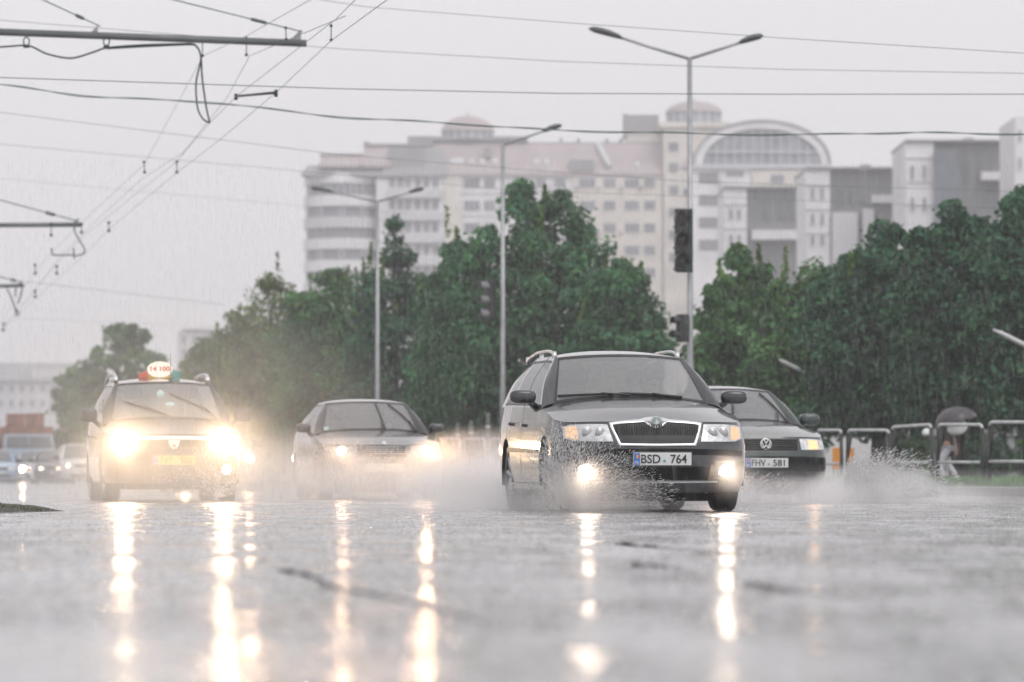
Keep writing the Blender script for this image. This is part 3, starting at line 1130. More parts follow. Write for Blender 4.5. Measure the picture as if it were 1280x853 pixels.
def sedan():
    pm = paint('dark grey saloon paint', (0.024, 0.024, 0.026), 0.3, 0.28)
    c = Car('saloon_car', 'dark saloon with both headlights on, half hidden in spray beside the taxi', SEDP, pm, (-1.72, 52.0, 0), math.radians(9.2))
    mb = MB()
    c.drape(mb, [(0, .735), (.30, .73)], [(0, .60), (.27, .60)], 12, 5, .006, 0)
    for k in range(4):
        z = .62 + k * .03
        mb.tube([(x, c.nose(x, z) - .014, z) for x in np.linspace(-.27, .27, 9)], .006, 4, 1)
    g = c.part(mb, 'grille', [M['grille'], M['satin']])
    mb = MB()
    y = c.nose(0, .75) - .01
    mb.lathe([(.034, .01), (.036, 0), (.001, -.008)], (0, y, .755), 'Y', 18, 0)
    c.part(mb, 'badge', [M['whitebar']], g)
    for sg in (-1, 1):
        mb = MB()
        c.drape(mb, [(.36 * sg, .728), (.60 * sg, .728), (.78 * sg, .712)], [(.38 * sg, .578), (.58 * sg, .578), (.78 * sg, .592)], 14, 6, .008, 0, both=False)
        h = c.part(mb, 'headlight', [M['lampdark']])
        yb = c.bulb(h, .575 * sg, .652, .078 if sg > 0 else .062, M['lit2'], .03)
        c.lamp_beam(.575 * sg, yb - .08, .652, 70 if sg > 0 else 38, 150, .9)
    mb = MB()
    c.drape(mb, [(0, .36), (.5, .36)], [(0, .25), (.48, .25)], 12, 4, .004, 0)
    c.drape(mb, [(0, .53), (.45, .53), (.80, .52)], [(0, .49), (.45, .49), (.80, .48)], 16, 2, .010, 0)
    c.part(mb, 'air_intake', [M['void']])
    c.plate(0.0, .43, 'CKO', '217', frame=False) if False else None
    mb = MB()
    y = c.nose(0, .43) - .015
    mb.box((0, y, .43), (.52, .012, .112), 0, bevel=.003)
    c.part(mb, 'number_plate', [M['plate']])
    c.mirror(.935, 1.62, .985, (.105, .065, .065))
    c.wiper([(.16, -.02), (.2, .3)], ((.22, .0), (.18, .93)))
    c.wiper([(.86, -.02), (.78, .3)], ((.90, .02), (.44, .90)))
    mb = MB()
    p = c.wpt(-.88, .1, .012)
    mb.box(p, (.07, .004, .05), 0)
    c.part(mb, 'windscreen_sticker', [M['sticker']], c.wind)
    return c


def far_car(name, label, P, pm, px, d, rz, lit=(True, True), lz=.66, rlit=.06, power=10, mat_lit='litfar', group=None):
    x = (px - 640) / F * d
    c = Car(name, label, P, pm, (x, d, 0), rz, group)
    for sg, on in zip((-1, 1), lit):
        mb = MB()
        c.drape(mb, [(.46 * sg, lz + .07), (.78 * sg, lz + .06)], [(.46 * sg, lz - .07), (.76 * sg, lz - .06)], 8, 5, .008, 0, both=False)
        h = c.part(mb, 'headlight', [M['reflector']])
        if on:
            yb = c.bulb(h, .62 * sg, lz, rlit, M[mat_lit], .03)
            if power:
                c.lamp_beam(.62 * sg, yb - .08, lz, power, 120, .9)
    mb = MB()
    c.drape(mb, [(0, lz + .06), (.40, lz + .06)], [(0, lz - .07), (.38, lz - .07)], 8, 4, .006, 0)
    c.part(mb, 'grille', [M['grille']])
    mb = MB()
    c.drape(mb, [(0, .38), (.55, .38)], [(0, .27), (.5, .27)], 8, 3, .004, 0)
    c.part(mb, 'air_intake', [M['void']])
    mb = MB()
    y = c.nose(0, .46) - .015
    mb.box((0, y, .46), (.52, .012, .112), 0)
    c.part(mb, 'number_plate', [M['plate']])
    c.mirror(P['W'] / 2 * 1.1, P['doors'][0] + .1, P['wsb'][1][2] + .04, (.11, .07, .07), M['trim'])
    return c


def driver(c, label, dx=.36, col=(.12, .12, .13)):
    """Head and shoulders of the person at the wheel; one continuous body with hair and clothing as children."""
    ys = c.P['wsb'][1][1] + .95
    hz = c.P['H'] - .30
    lm = c.root.matrix_world
    root_loc = Matrix.Translation(c.root.location) @ Matrix.Rotation(c.rz, 4, 'Z')
    o = person_seated(dx, ys + c.sh[1], hz)
    base = root_loc @ Vector((dx, ys + c.sh[1] - .1, .50))
    o.location = base
    o.rotation_euler = (0, 0, c.rz)
    tag(o, label, 'person')
    return o


def car_things():
    M['chrome2'] = mat('bright chrome frame', (0.80, 0.81, 0.82), 0.22, 0.85)
    M['teal'] = mat('plate sticker', (0.10, 0.36, 0.36), 0.5)
    M['badgegreen'] = mat('badge ground', (0.26, 0.34, 0.33), 0.3)
    M['fog2'] = emit_mat('lit taxi fog lamp', (1.0, 0.78, 0.52), 14)
    M['sign_red'] = mat('sign red', (0.75, 0.10, 0.05), 0.4)
    M['sign_yel'] = mat('sign yellow', (0.85, 0.50, 0.03), 0.4)
    M['sign_green'] = mat('sign green', (0.02, 0.32, 0.28), 0.4)
    M['sign_lit'] = emit_mat('lit sign face', (1.0, 0.90, 0.78), 1.15)
    M['sign_ink'] = mat('sign lettering', (0.85, 0.10, 0.02), 0.5)
    M['sticker'] = mat('windscreen sticker', (0.62, 0.80, 0.78), 0.5)
    sk, vw, tx, sd = skoda(), passat(), taxi(), sedan()
    far = paint('far dark paint', (0.03, 0.033, 0.035), 0.3)
    silver = paint('far silver paint', (0.50, 0.52, 0.55), 0.3)
    white = paint('far white paint', (0.72, 0.72, 0.72))
    lb = paint('far light blue paint', (0.32, 0.44, 0.60))
    far_car('hatchback', 'dark car with lit headlights mostly hidden behind the taxi', SEDP, far, 273, 74, math.radians(10), (True, True), .655, .085, 60, 'lit2')
    G = None
    far_car('saloon_car', 'pale silver car with one bright headlight in front of the blue truck', SEDP, silver, 47, 170, math.radians(11), (True, False), .62, .12, 0, 'lit', G)
    far_car('saloon_car', 'dark far-off saloon between the pale silver car and the whitish minivan', SEDP, far, 71, 158, math.radians(11), (True, False), .62, .06, 0, 'litfar', G)
    far_car('minivan', 'whitish minivan just left of the taxi, partly hidden by it', TAXIP, white, 105, 152, math.radians(11), (True, True), .72, .06, 0, 'litfar', G)
    far_car('saloon_car', 'light blue car cut off by the left edge of the photo', SEDP, lb, -2, 158, math.radians(11), (False, False), .62, .05, 0, 'litfar', G)
    return sk, vw, tx, sd
# ------------------------------------------------------------------ camera, sky, air
def setup():
    cd = bpy.data.cameras.new('camera')
    cd.lens = F / 1280 * 36
    cd.sensor_width = 36
    cd.clip_start = 0.1
    cd.clip_end = 3000
    cd.dof.use_dof = True
    cd.dof.focus_distance = 34.2
    cd.dof.aperture_fstop = 2.8
    cd.dof.aperture_blades = 9
    cam = bpy.data.objects.new('camera', cd)
    COL.objects.link(cam)
    cam.location = (0, 0, H)
    cam.rotation_euler = (math.radians(90) + PITCH, 0, 0)
    SC.camera = cam

    w = bpy.data.worlds.new('World')
    SC.world = w
    w.use_nodes = True
    n, l = w.node_tree.nodes, w.node_tree.links
    bg = n['Background']
    sky = n.new('ShaderNodeTexSky')
    sky.sky_type = 'NISHITA'
    sky.sun_disc = False
    sky.sun_elevation = math.radians(52)
    sky.sun_rotation = math.radians(150)
    sky.air_density = 1.2
    sky.dust_density = 4
    hs = n.new('ShaderNodeHueSaturation')
    hs.inputs['Saturation'].default_value = 0.12
    l.new(sky.outputs[0], hs.inputs['Color'])
    l.new(hs.outputs[0], bg.inputs['Color'])
    bg.inputs['Strength'].default_value = SKY_S
    # the even cloud deck over everything
    b2 = n.new('ShaderNodeBackground')
    b2.inputs['Color'].default_value = (1.0, 0.968, 1.0, 1)
    b2.inputs['Strength'].default_value = CLOUD_S
    ad = n.new('ShaderNodeAddShader')
    l.new(bg.outputs[0], ad.inputs[0])
    l.new(b2.outputs[0], ad.inputs[1])
    l.new(ad.outputs[0], n['World Output'].inputs['Surface'])

    sd = bpy.data.lights.new('sun', 'SUN')
    sd.energy = 0.6
    sd.angle = math.radians(25)
    sd.color = (1, .97, .94)
    so = bpy.data.objects.new('sun', sd)
    COL.objects.link(so)
    el, az = math.radians(52), math.radians(150)
    d = Vector((math.sin(az) * math.cos(el), math.cos(az) * math.cos(el), math.sin(el)))
    so.rotation_euler = d.to_track_quat('Z', 'Y').to_euler()

    SC.view_settings.view_transform = 'Standard'
    SC.view_settings.look = 'None'
    SC.view_settings.exposure = 0.0
    SC.view_settings.gamma = 1.0
    SC.view_settings.use_curve_mapping = False
    SC.render.engine = 'CYCLES'
    cy = SC.cycles
    cy.use_denoising = True
    try:
        cy.denoiser = 'OPENIMAGEDENOISE'
        cy.denoising_input_passes = 'RGB_ALBEDO_NORMAL'
        cy.denoising_prefilter = 'ACCURATE'
    except Exception:
        pass
    cy.max_bounces = 9
    cy.diffuse_bounces = 2
    cy.glossy_bounces = 3
    cy.transmission_bounces = 3
    cy.transparent_max_bounces = 12
    cy.volume_bounces = 5
    cy.volume_step_rate = 3.0
    cy.volume_max_steps = 128
    cy.use_adaptive_sampling = True
    cy.adaptive_threshold = 0.012
    cy.sample_clamp_indirect = 6.0
    cy.sample_clamp_direct = 0.0
    cy.caustics_reflective = False
    cy.caustics_refractive = False
    cy.blur_glossy = 0.3


def vol_box(name, lo, hi, dens, col, aniso):
    mb = MB().box([(a + b) / 2 for a, b in zip(lo, hi)], [b - a for a, b in zip(lo, hi)])
    m = bpy.data.materials.new('rain haze')
    m.use_nodes = True
    n, l = m.node_tree.nodes, m.node_tree.links
    n.remove(n['Principled BSDF'])
    v = n.new('ShaderNodeVolumePrincipled')
    v.inputs['Color'].default_value = (*col, 1)
    v.inputs['Density'].default_value = dens
    v.inputs['Anisotropy'].default_value = aniso
    l.new(v.outputs[0], n['Material Output'].inputs['Volume'])
    o = mb.build(name, m)
    tag(o, kind='stuff')
    return o


# ------------------------------------------------------------------ road
FACET = (.60, .36, 0)


def road_mat():
    m, n, l, b = nt_new('flooded asphalt')
    tc = n.new('ShaderNodeTexCoord')

    def noise(scale, detail=4, sc=(1, 1, 1), rough=.5, rz=0.0):
        mp = n.new('ShaderNodeMapping')
        mp.inputs['Scale'].default_value = sc
        mp.inputs['Rotation'].default_value = (0, 0, rz)
        l.new(tc.outputs['Object'], mp.inputs['Vector'])
        no = n.new('ShaderNodeTexNoise')
        no.inputs['Scale'].default_value = scale
        no.inputs['Detail'].default_value = detail
        no.inputs['Roughness'].default_value = rough
        l.new(mp.outputs[0], no.inputs['Vector'])
        return no

    def ramp(src, a, b_, lo, hi):
        r = n.new('ShaderNodeMapRange')
        for k, v in zip(('From Min', 'From Max', 'To Min', 'To Max'), (a, b_, lo, hi)):
            r.inputs[k].default_value = v
        l.new(src, r.inputs['Value'])
        return r.outputs[0]
    big = noise(.35, 5, (1, .25, 1), .6)
    mid = noise(3.2, 6, (1, .22, 1), .65, -.15)
    grain = noise(26, 5, (1, .12, 1), .75)
    # wet asphalt under shallow muddy water
    cm = n.new('ShaderNodeMix')
    cm.data_type = 'RGBA'
    cm.inputs[6].default_value = (.17, .165, .166, 1)
    cm.inputs[7].default_value = (.34, .33, .33, 1)
    l.new(ramp(big.outputs['Fac'], .35, .65, 0, 1), cm.inputs['Factor'])
    gm = n.new('ShaderNodeVectorMath')
    gm.operation = 'SCALE'
    l.new(cm.outputs[2], gm.inputs[0])
    l.new(ramp(grain.outputs['Fac'], .36, .64, .25, 1.75), gm.inputs['Scale'])
    l.new(gm.outputs[0], b.inputs['Base Color'])
    l.new(ramp(mid.outputs['Fac'], .32, .68, .20, .46), b.inputs['Roughness'])
    b.inputs['IOR'].default_value = 1.75
    b.inputs['Coat Weight'].default_value = 1.0
    b.inputs['Coat IOR'].default_value = 1.5
    b.inputs['Coat IOR'].default_value = 1.85
    # ripples: rain dimples and small waves running across
    rip = noise(9, 4, (.8, 1.0, 1), .6, .35)
    fine = noise(70, 2, (1, 1, 1), .6)
    wave = noise(2.4, 2, (.45, 1.2, 1), .5, -.35)
    vo = n.new('ShaderNodeTexVoronoi')
    vo.inputs['Scale'].default_value = 22
    l.new(tc.outputs['Object'], vo.inputs['Vector'])

    def add(a, b2, w):
        q = n.new('ShaderNodeMath')
        q.operation = 'MULTIPLY_ADD'
        l.new(b2, q.inputs[0])
        q.inputs[1].default_value = w
        l.new(a, q.inputs[2])
        return q.outputs[0]
    h = add(rip.outputs['Fac'], fine.outputs['Fac'], .5)
    h = add(h, wave.outputs['Fac'], 1.2)
    streak = noise(7, 6, (1, .30, 1), .72, .12)
    h = add(h, streak.outputs['Fac'], 2.6)
    streak2 = noise(40, 3, (1, .25, 1), .6, -.06)
    h = add(h, streak2.outputs['Fac'], 1.0)
    h = add(h, vo.outputs['Distance'], .12)
    bp = n.new('ShaderNodeBump')
    bp.inputs['Strength'].default_value = ROAD_BUMP
    bp.inputs['Distance'].default_value = .012
    l.new(h, bp.inputs['Height'])
    l.new(bp.outputs[0], b.inputs['Normal'])
    # small facets of the ruffled water, each tilted its own way
    mp = n.new('ShaderNodeMapping')
    mp.inputs['Scale'].default_value = (85, 26, 1)
    mp.inputs['Rotation'].default_value = (0, 0, .25)
    l.new(tc.outputs['Object'], mp.inputs['Vector'])
    v2 = n.new('ShaderNodeTexVoronoi')
    v2.inputs['Scale'].default_value = 1.0
    l.new(mp.outputs[0], v2.inputs['Vector'])
    sb = n.new('ShaderNodeVectorMath')
    sb.operation = 'SUBTRACT'
    l.new(v2.outputs['Color'], sb.inputs[0])
    sb.inputs[1].default_value = (.5, .5, .5)
    ks = n.new('ShaderNodeVectorMath')
    ks.operation = 'MULTIPLY'
    l.new(sb.outputs[0], ks.inputs[0])
    ks.inputs[1].default_value = FACET
    fs = n.new('ShaderNodeVectorMath')
    fs.operation = 'SCALE'
    l.new(ks.outputs[0], fs.inputs[0])
    pat = noise(1.5, 4, (1, .28, 1), .65, .3)
    l.new(ramp(pat.outputs['Fac'], .42, .58, .12, 1.0), fs.inputs['Scale'])
    l.new(ramp(pat.outputs['Fac'], .42, .60, .26, .015), b.inputs['Coat Roughness'])
    ad = n.new('ShaderNodeVectorMath')
    b2 = n.new('ShaderNodeBump')
    b2.inputs['Strength'].default_value = .32
    b2.inputs['Distance'].default_value = .012
    l.new(h, b2.inputs['Height'])
    l.new(b2.outputs[0], ad.inputs[0])
    l.new(fs.outputs[0], ad.inputs[1])
    nm = n.new('ShaderNodeVectorMath')
    nm.operation = 'NORMALIZE'
    l.new(ad.outputs[0], nm.inputs[0])
    l.new(nm.outputs[0], b.inputs['Coat Normal'])
    return m


def hz(x, y):
    """Very gentle unevenness of the road."""
    return 0.0


def kerb_x(y, off=0.0):
    """x of the right-hand kerb line at distance y."""
    return 6.35 - (y - 67) * .190 + off


def ground():
    rm = road_mat()
    mb = MB()
    xs = [-260, -60, -30, -15, -5, 0, 5, 15, 30, 60, 260]
    ys = [-30, -5, 5, 15, 30, 50, 80, 120, 200, 400, 950]
    mb.grid(np.array([[(x, y, 0) for x in xs] for y in ys], float), 0, False)
    tag(mb.build('road', rm), kind='structure')
    # raised verge to the right of the kerb: kerb stones, pavement strip, grass
    kerb = mat('wet concrete kerb', (.22, .215, .205), .35, vary=.25, scale=3, bump=.3, bscale=40)
    soil = mat('wet verge soil', (.035, .045, .025), .8, vary=.4, scale=2)
    Y = [40, 62, 90, 130, 200, 420]
    mb = MB()
    G = np.array([[(kerb_x(y), y, -.1), (kerb_x(y), y, .13), (kerb_x(y, .02), y, .15), (kerb_x(y, .16), y, .15)] for y in Y])
    mb.grid(G, 0, False)
    tag(mb.build('kerb', kerb), kind='structure')
    mb = MB()
    mb.grid(np.array([[(kerb_x(y, .16), y, .12), (kerb_x(y, 4), y, .14), (kerb_x(y, 60), y, .2)] for y in Y], float), 0, False)
    tag(mb.build('verge', soil), kind='structure')
    # low grassy island tip at the left edge
    isl = mat('island soil', (.055, .050, .038), .75, vary=.45, scale=6, bump=.6, bscale=30)
    mb = MB()
    V = np.zeros((33, 11, 3))
    r = np.random.default_rng(9)
    wob = [1 + .10 * math.sin(3 * a + 1) + .06 * math.sin(7 * a) for a in np.linspace(0, 2 * math.pi, 33)]
    wob[-1] = wob[0]
    for a in range(33):
        for k in range(11):
            t = k / 10
            w = 2 * math.pi * a / 32
            ex, ey = ISL[2] * wob[a] * t * math.cos(w), ISL[3] * wob[a] * t * math.sin(w)
            V[a, k] = (ISL[0] + ex - RDX * 0, ISL[1] + ey, .10 * (1 - t**2.2) * (1 + .15 * math.sin(9 * ex + 4 * ey)) - .006)
    mb.grid(V)
    tag(mb.build('traffic_island', isl), kind='structure')


ISL = (-5.05, 34.4, .92, 1.5)


def blades(name, pts, hgt, wid, m, lean=.5):
    """Grass: many small bent blades, one stuff object."""
    n = len(pts)
    P = np.asarray(pts)
    a = RNG.uniform(0, 2 * np.pi, n)
    h = hgt * RNG.uniform(.5, 1.25, n)
    w = wid * RNG.uniform(.6, 1.2, n)
    d = np.stack([np.cos(a), np.sin(a), np.zeros(n)], 1)
    b = RNG.uniform(0, 2 * np.pi, n)
    e = np.stack([np.cos(b), np.sin(b), np.zeros(n)], 1) * (h * lean * RNG.uniform(0, 1, n))[:, None]
    up = np.array([0, 0, 1.0])
    V = np.zeros((n, 5, 3))
    V[:, 0] = P - d * w[:, None] / 2
    V[:, 1] = P + d * w[:, None] / 2
    V[:, 2] = P + e * .35 + up * (h * .55)[:, None] + d * w[:, None] * .4
    V[:, 3] = P + e + up * h[:, None]
    V[:, 4] = P + e * .35 + up * (h * .55)[:, None] - d * w[:, None] * .4
    Fc = np.arange(n * 5).reshape(n, 5)
    o = raw_mesh(name, V.reshape(-1, 3), Fc, m)
    tag(o, kind='stuff')
    return o


def leaf_mat(name, col, vary=.35, trans=.35, hue=.03):
    m, n, l, b = nt_new(name)
    g = n.new('ShaderNodeNewGeometry')
    hs = n.new('ShaderNodeHueSaturation')
    hs.inputs['Color'].default_value = (*col, 1)
    mr = n.new('ShaderNodeMapRange')
    mr.inputs['To Min'].default_value = 1 - vary
    mr.inputs['To Max'].default_value = 1 + vary
    l.new(g.outputs['Random Per Island'], mr.inputs['Value'])
    l.new(mr.outputs[0], hs.inputs['Value'])
    m2 = n.new('ShaderNodeMapRange')
    m2.inputs['To Min'].default_value = .5 - hue
    m2.inputs['To Max'].default_value = .5 + hue
    wn = n.new('ShaderNodeTexWhiteNoise')
    wn.noise_dimensions = '1D'
    l.new(g.outputs['Random Per Island'], wn.inputs['W'])
    l.new(wn.outputs['Value'], m2.inputs['Value'])
    l.new(m2.outputs[0], hs.inputs['Hue'])
    tc = n.new('ShaderNodeTexCoord')
    cn = n.new('ShaderNodeTexNoise')
    cn.inputs['Scale'].default_value = .9
    cn.inputs['Detail'].default_value = 3
    l.new(tc.outputs['Object'], cn.inputs['Vector'])
    cr = n.new('ShaderNodeMapRange')
    cr.inputs['From Min'].default_value = .35
    cr.inputs['From Max'].default_value = .65
    cr.inputs['To Min'].default_value = .62
    cr.inputs['To Max'].default_value = 1.5
    l.new(cn.outputs['Fac'], cr.inputs['Value'])
    sc = n.new('ShaderNodeVectorMath')
    sc.operation = 'SCALE'
    l.new(hs.outputs[0], sc.inputs[0])
    l.new(cr.outputs[0], sc.inputs['Scale'])
    hs = sc
    l.new(hs.outputs[0], b.inputs['Base Color'])
    b.inputs['Roughness'].default_value = .5
    b.inputs['Specular IOR Level'].default_value = .22
    tr = n.new('ShaderNodeBsdfTranslucent')
    l.new(hs.outputs[0], tr.inputs['Color'])
    mx = n.new('ShaderNodeMixShader')
    mx.inputs['Fac'].default_value = trans
    l.new(b.outputs[0], mx.inputs[1])
    l.new(tr.outputs[0], mx.inputs[2])
    l.new(mx.outputs[0], n['Material Output'].inputs['Surface'])
    return m


# ------------------------------------------------------------------ trees
def leaf_cloud(C, R, size, n, rng, flat=.72):
    """n leaves spread through clumps: returns vertices (n*4,3), faces."""
    k = rng.integers(0, len(C), n)
    d = rng.normal(size=(n, 3))
    d /= np.linalg.norm(d, axis=1, keepdims=True)
    rad = R[k] * rng.uniform(.25, 1.0, n) ** .42
    rad = np.where(rng.uniform(0, 1, n) < .16, rad * rng.uniform(1.0, 1.5, n), rad)
    P = C[k] + d * rad[:, None] * np.array([1, 1, flat])
    nn = d * .8 + rng.normal(size=(n, 3)) * .55 + np.array([0, 0, .45])
    nn /= np.linalg.norm(nn, axis=1, keepdims=True)
    t = np.cross(nn, rng.normal(size=(n, 3)))
    t /= np.maximum(np.linalg.norm(t, axis=1, keepdims=True), 1e-6)
    t[:, 2] -= .35
    t /= np.linalg.norm(t, axis=1, keepdims=True)
    s = np.cross(nn, t)
    L = size * rng.uniform(.5, 1.5, n)
    W = L * rng.uniform(.55, .8, n)
    V = np.zeros((n, 4, 3))
    V[:, 0] = P - t * L[:, None] / 2
    V[:, 1] = P + s * W[:, None] / 2 + nn * (L * .08)[:, None] - t * (L * .08)[:, None]
    V[:, 2] = P + t * L[:, None] / 2
    V[:, 3] = P - s * W[:, None] / 2 + nn * (L * .08)[:, None] - t * (L * .08)[:, None]
    return V.reshape(-1, 3)


BARK = None


def tree(label, px, top, hw, d, lm, group, seed, base=.15, bottom=1.3, n=17000, lsize=.15, shoots=0, lobes=None, sm=None, name='leafy_tree', skew=0.0):
    global BARK
    if BARK is None:
        BARK = mat('wet bark', (.030, .026, .022), .7, vary=.35, scale=9, bump=.5, bscale=25)
    rng = np.random.default_rng(seed)
    t = at(px, top, d)
    wx = hw / F * d * 1.12
    x, ztop = t.x, t.z
    root = thing(name, label, 'tree', (x, d, base), 0, group)
    hgt = ztop - base
    zc0 = bottom
    # crown: lumps of clumps under an uneven outline
    m = 88
    lob = lobes or [(0, 1.0, 1.0)]
    C, R = [], []
    for (lx, lh, lw) in lob:
        k = int(m * lw) + 6
        th = hgt * lh
        for i in range(k):
            h = rng.uniform(0, 1) ** .85
            prof = math.sqrt(max(0.02, 1 - ((h - .36) / .66)**2))
            a = rng.uniform(0, 2 * math.pi)
            rr = rng.uniform(.15, 1) ** .55 * prof * wx * lw
            cr = rng.uniform(.40, .85) * (1 - .30 * h * h) * (.7 + .3 * lw) * min(1.0, wx / 2.0)
            rr = max(0, rr - cr * .55)
            C.append((lx * wx + skew * h * wx + rr * math.cos(a), rr * math.sin(a) * .95, zc0 + h * (th - zc0 - cr * .75)))
            R.append(cr)
    C, R = np.array(C), np.array(R)
    V = leaf_cloud(C, R, lsize, int(n * 1.9), rng)
    raw_mesh('crown', V, np.arange(len(V)).reshape(-1, 4), lm, False, root)
    if shoots:
        # young upright shoots that stand above the crown
        S = []
        for q in range(shoots):
            i = rng.integers(0, len(C))
            top_i = np.argsort(-C[:, 2])[:max(6, len(C) // 3)]
            c = C[rng.choice(top_i)]
            L = rng.uniform(.35, .95)
            b0 = c + np.array([rng.uniform(-.4, .4), rng.uniform(-.4, .4), R[i] * .6])
            ln = np.array([rng.uniform(-.18, .18), rng.uniform(-.1, .1), 1]) * L
            for j in range(16):
                S.append((b0 + ln * j / 15, .085 * (1.15 - j / 15)))
        Cs = np.array([s[0] for s in S])
        Rs = np.array([s[1] for s in S])
        V = leaf_cloud(Cs, Rs + .02, lsize * .85, int(len(Cs) * 4), rng)
        raw_mesh('foliage', V, np.arange(len(V)).reshape(-1, 4), sm or lm, False, root)
    mb = MB()
    r0 = .05 + hgt * .017
    mb.tube([(0, 0, -.2), (.02, 0, hgt * .12), (.05, .03, hgt * .3), (.02, 0, hgt * .6), (0, 0, hgt * .85)], [r0 * 1.3, r0, r0 * .8, r0 * .5, r0 * .15], 9)
    idx = rng.choice(len(C), min(16, len(C)), replace=False)
    for i in idx:
        c = C[i]
        z0 = min(max(.16 * hgt, c[2] * .5), hgt * .6)
        p0 = Vector((.03, .01, z0))
        p1 = p0.lerp(Vector(c), .5) + Vector((0, 0, .15))
        mb.tube([p0, p1, Vector(c)], [r0 * .42, r0 * .25, r0 * .08], 6)
    mb.build('trunk', BARK, root)
    return root


def trees():
    g1 = leaf_mat('dark maple leaves', (.070, .180, .080))
    g2 = leaf_mat('teal green leaves', (.046, .128, .066))
    g3 = leaf_mat('mid green leaves', (.084, .190, .066))
    g4 = leaf_mat('yellow green leaves', (.150, .205, .075))
    sh = leaf_mat('young shoot leaves', (.14, .24, .06), .3, .5)
    gm = 'trees along the far side of the road'
    gr = 'trees behind the railing'
    tree('tallest leafy tree in the middle, its crown rising behind the single-arm lamp', 668, 222, 128, 108, g1, gm, 11, n=26000, shoots=13, sm=sh, lobes=[(-.12, 1, .62), (.12, .97, .72), (-.34, .84, .70), (.40, .86, .68), (-.62, .62, .55), (.72, .68, .55)])
    tree('round tree between the tallest middle tree and the lamp with big signal', 775, 318, 72, 105, g1, gm, 12, n=14000, shoots=2, sm=sh, lobes=[(0, 1, .7), (.35, .86, .6), (-.3, .9, .6), (.62, .66, .5)])
    tree('lower bushy tree filling the gap between the left double lamp and the tallest tree', 575, 300, 66, 113, g1, gm, 13, n=14000, shoots=3, sm=sh)
    tree('narrow upright tree with pale shoots behind the leftmost double-arm lamp', 492, 268, 58, 130, g2, gm, 14, n=15000, shoots=12, sm=sh, lobes=[(0, 1, .6), (-.4, .80, .6), (.45, .78, .6), (.9, .66, .5)])
    tree('yellowish green tree to the left of the leftmost double-arm lamp', 412, 332, 74, 138, g3, gm, 15, n=15000, shoots=8, sm=sh, lobes=[(.1, 1, .85), (-.4, .92, .7), (.5, .88, .55), (0, .8, .9)])
    tree('yellow-green tree above the gap between the taxi and the saloon', 340, 338, 66, 148, g4, gm, 16, n=13000, shoots=4, sm=sh, lobes=[(0, 1, .85), (.5, .92, .7), (-.45, .84, .7), (0, .75, .95)])
    tree('lowest yellow-green tree of the row, rising right behind the taxi roof', 283, 385, 58, 156, g4, gm, 17, n=12000, shoots=4, sm=sh, lobes=[(.25, 1, .8), (-.35, .86, .7), (-.75, .7, .5), (.1, .8, .9)])
    tree('lone rounded tree far off above the taxi and the orange truck load', 146, 403, 80, 195, g3, None, 18, n=15000, lsize=.28, bottom=.5, lobes=[(.1, 1, .85), (-.5, .72, .6), (.62, .74, .5), (.1, .6, 1.0)])
    tree('green tree directly right of the lamp with the big traffic signal', 922, 303, 62, 98, g3, gr, 21, n=14000, shoots=6, sm=sh, lobes=[(0, 1, .55), (-.4, .84, .6), (.45, .92, .55), (0, .8, .95)])
    tree('tree between the dark saloon roof and the bigger trees by the railing', 1010, 310, 70, 94, g3, gr, 22, n=15000, shoots=5, sm=sh, lobes=[(0.2, 1, .6), (-.45, .88, .6), (.6, .95, .5), (0, .82, .95)])
    tree('broad dark tree over the splash and the railing', 1095, 272, 84, 90, g2, gr, 23, n=19000, shoots=2, sm=sh, lobes=[(.1, 1, .6), (-.5, .84, .6), (.55, .97, .5), (-.2, .9, .6), (0, .75, .95)])
    tree('tall dark tree standing over the pedestrian with the umbrella', 1195, 246, 80, 86, g2, gr, 24, n=19000, shoots=2, sm=sh, lobes=[(-.1, 1, .55), (.5, .93, .6), (-.5, .90, .5), (.2, .96, .5), (0, .75, .95)])
    tree('dark tree cut by the right edge of the photo', 1285, 232, 80, 84, g2, gr, 25, n=18000, shoots=2, sm=sh)
    # low shrubs under the row
    shrub_spots = [(545, 470, 60, 116), (625, 455, 65, 110), (715, 450, 60, 107), (800, 455, 50, 104), (455, 465, 55, 132), (385, 475, 55, 140), (315, 480, 55, 150), (255, 490, 45, 158), (900, 440, 55, 100), (965, 430, 60, 97)]
    where = ['between the saloon and the single-arm lamp', 'behind the foot of the single-arm lamp', 'above the station wagon windscreen', 'behind the right roof rail of the station wagon',
             'behind the foot of the leftmost double-arm lamp', 'left above the saloon roof', 'between taxi and saloon', 'behind the right wing mirror of the taxi', 'behind the lamp with the big signal', 'behind the half hidden green saloon']
    shrub_spots += [(1118, 538, 20, 112), (1150, 530, 18, 112), (1216, 528, 22, 110), (1248, 548, 18, 110), (1290, 540, 24, 108)]
    where += ['behind the splash, left of the pedestrian', 'just left of the umbrella', 'just right of the umbrella', 'low down behind the last whole railing panel', 'behind the railing panel cut by the right edge']
    for i, (px, top, hw, d) in enumerate(shrub_spots):
        tree('dense shrub under the trees ' + where[i], px, top, hw, d, (g1, g2, g3)[i % 3] if px > 440 else g4, 'shrubs under the tree rows', 40 + i, n=7000 if i < 10 else 2500, bottom=.25, lsize=.15 if i < 10 else .12, name='shrub')


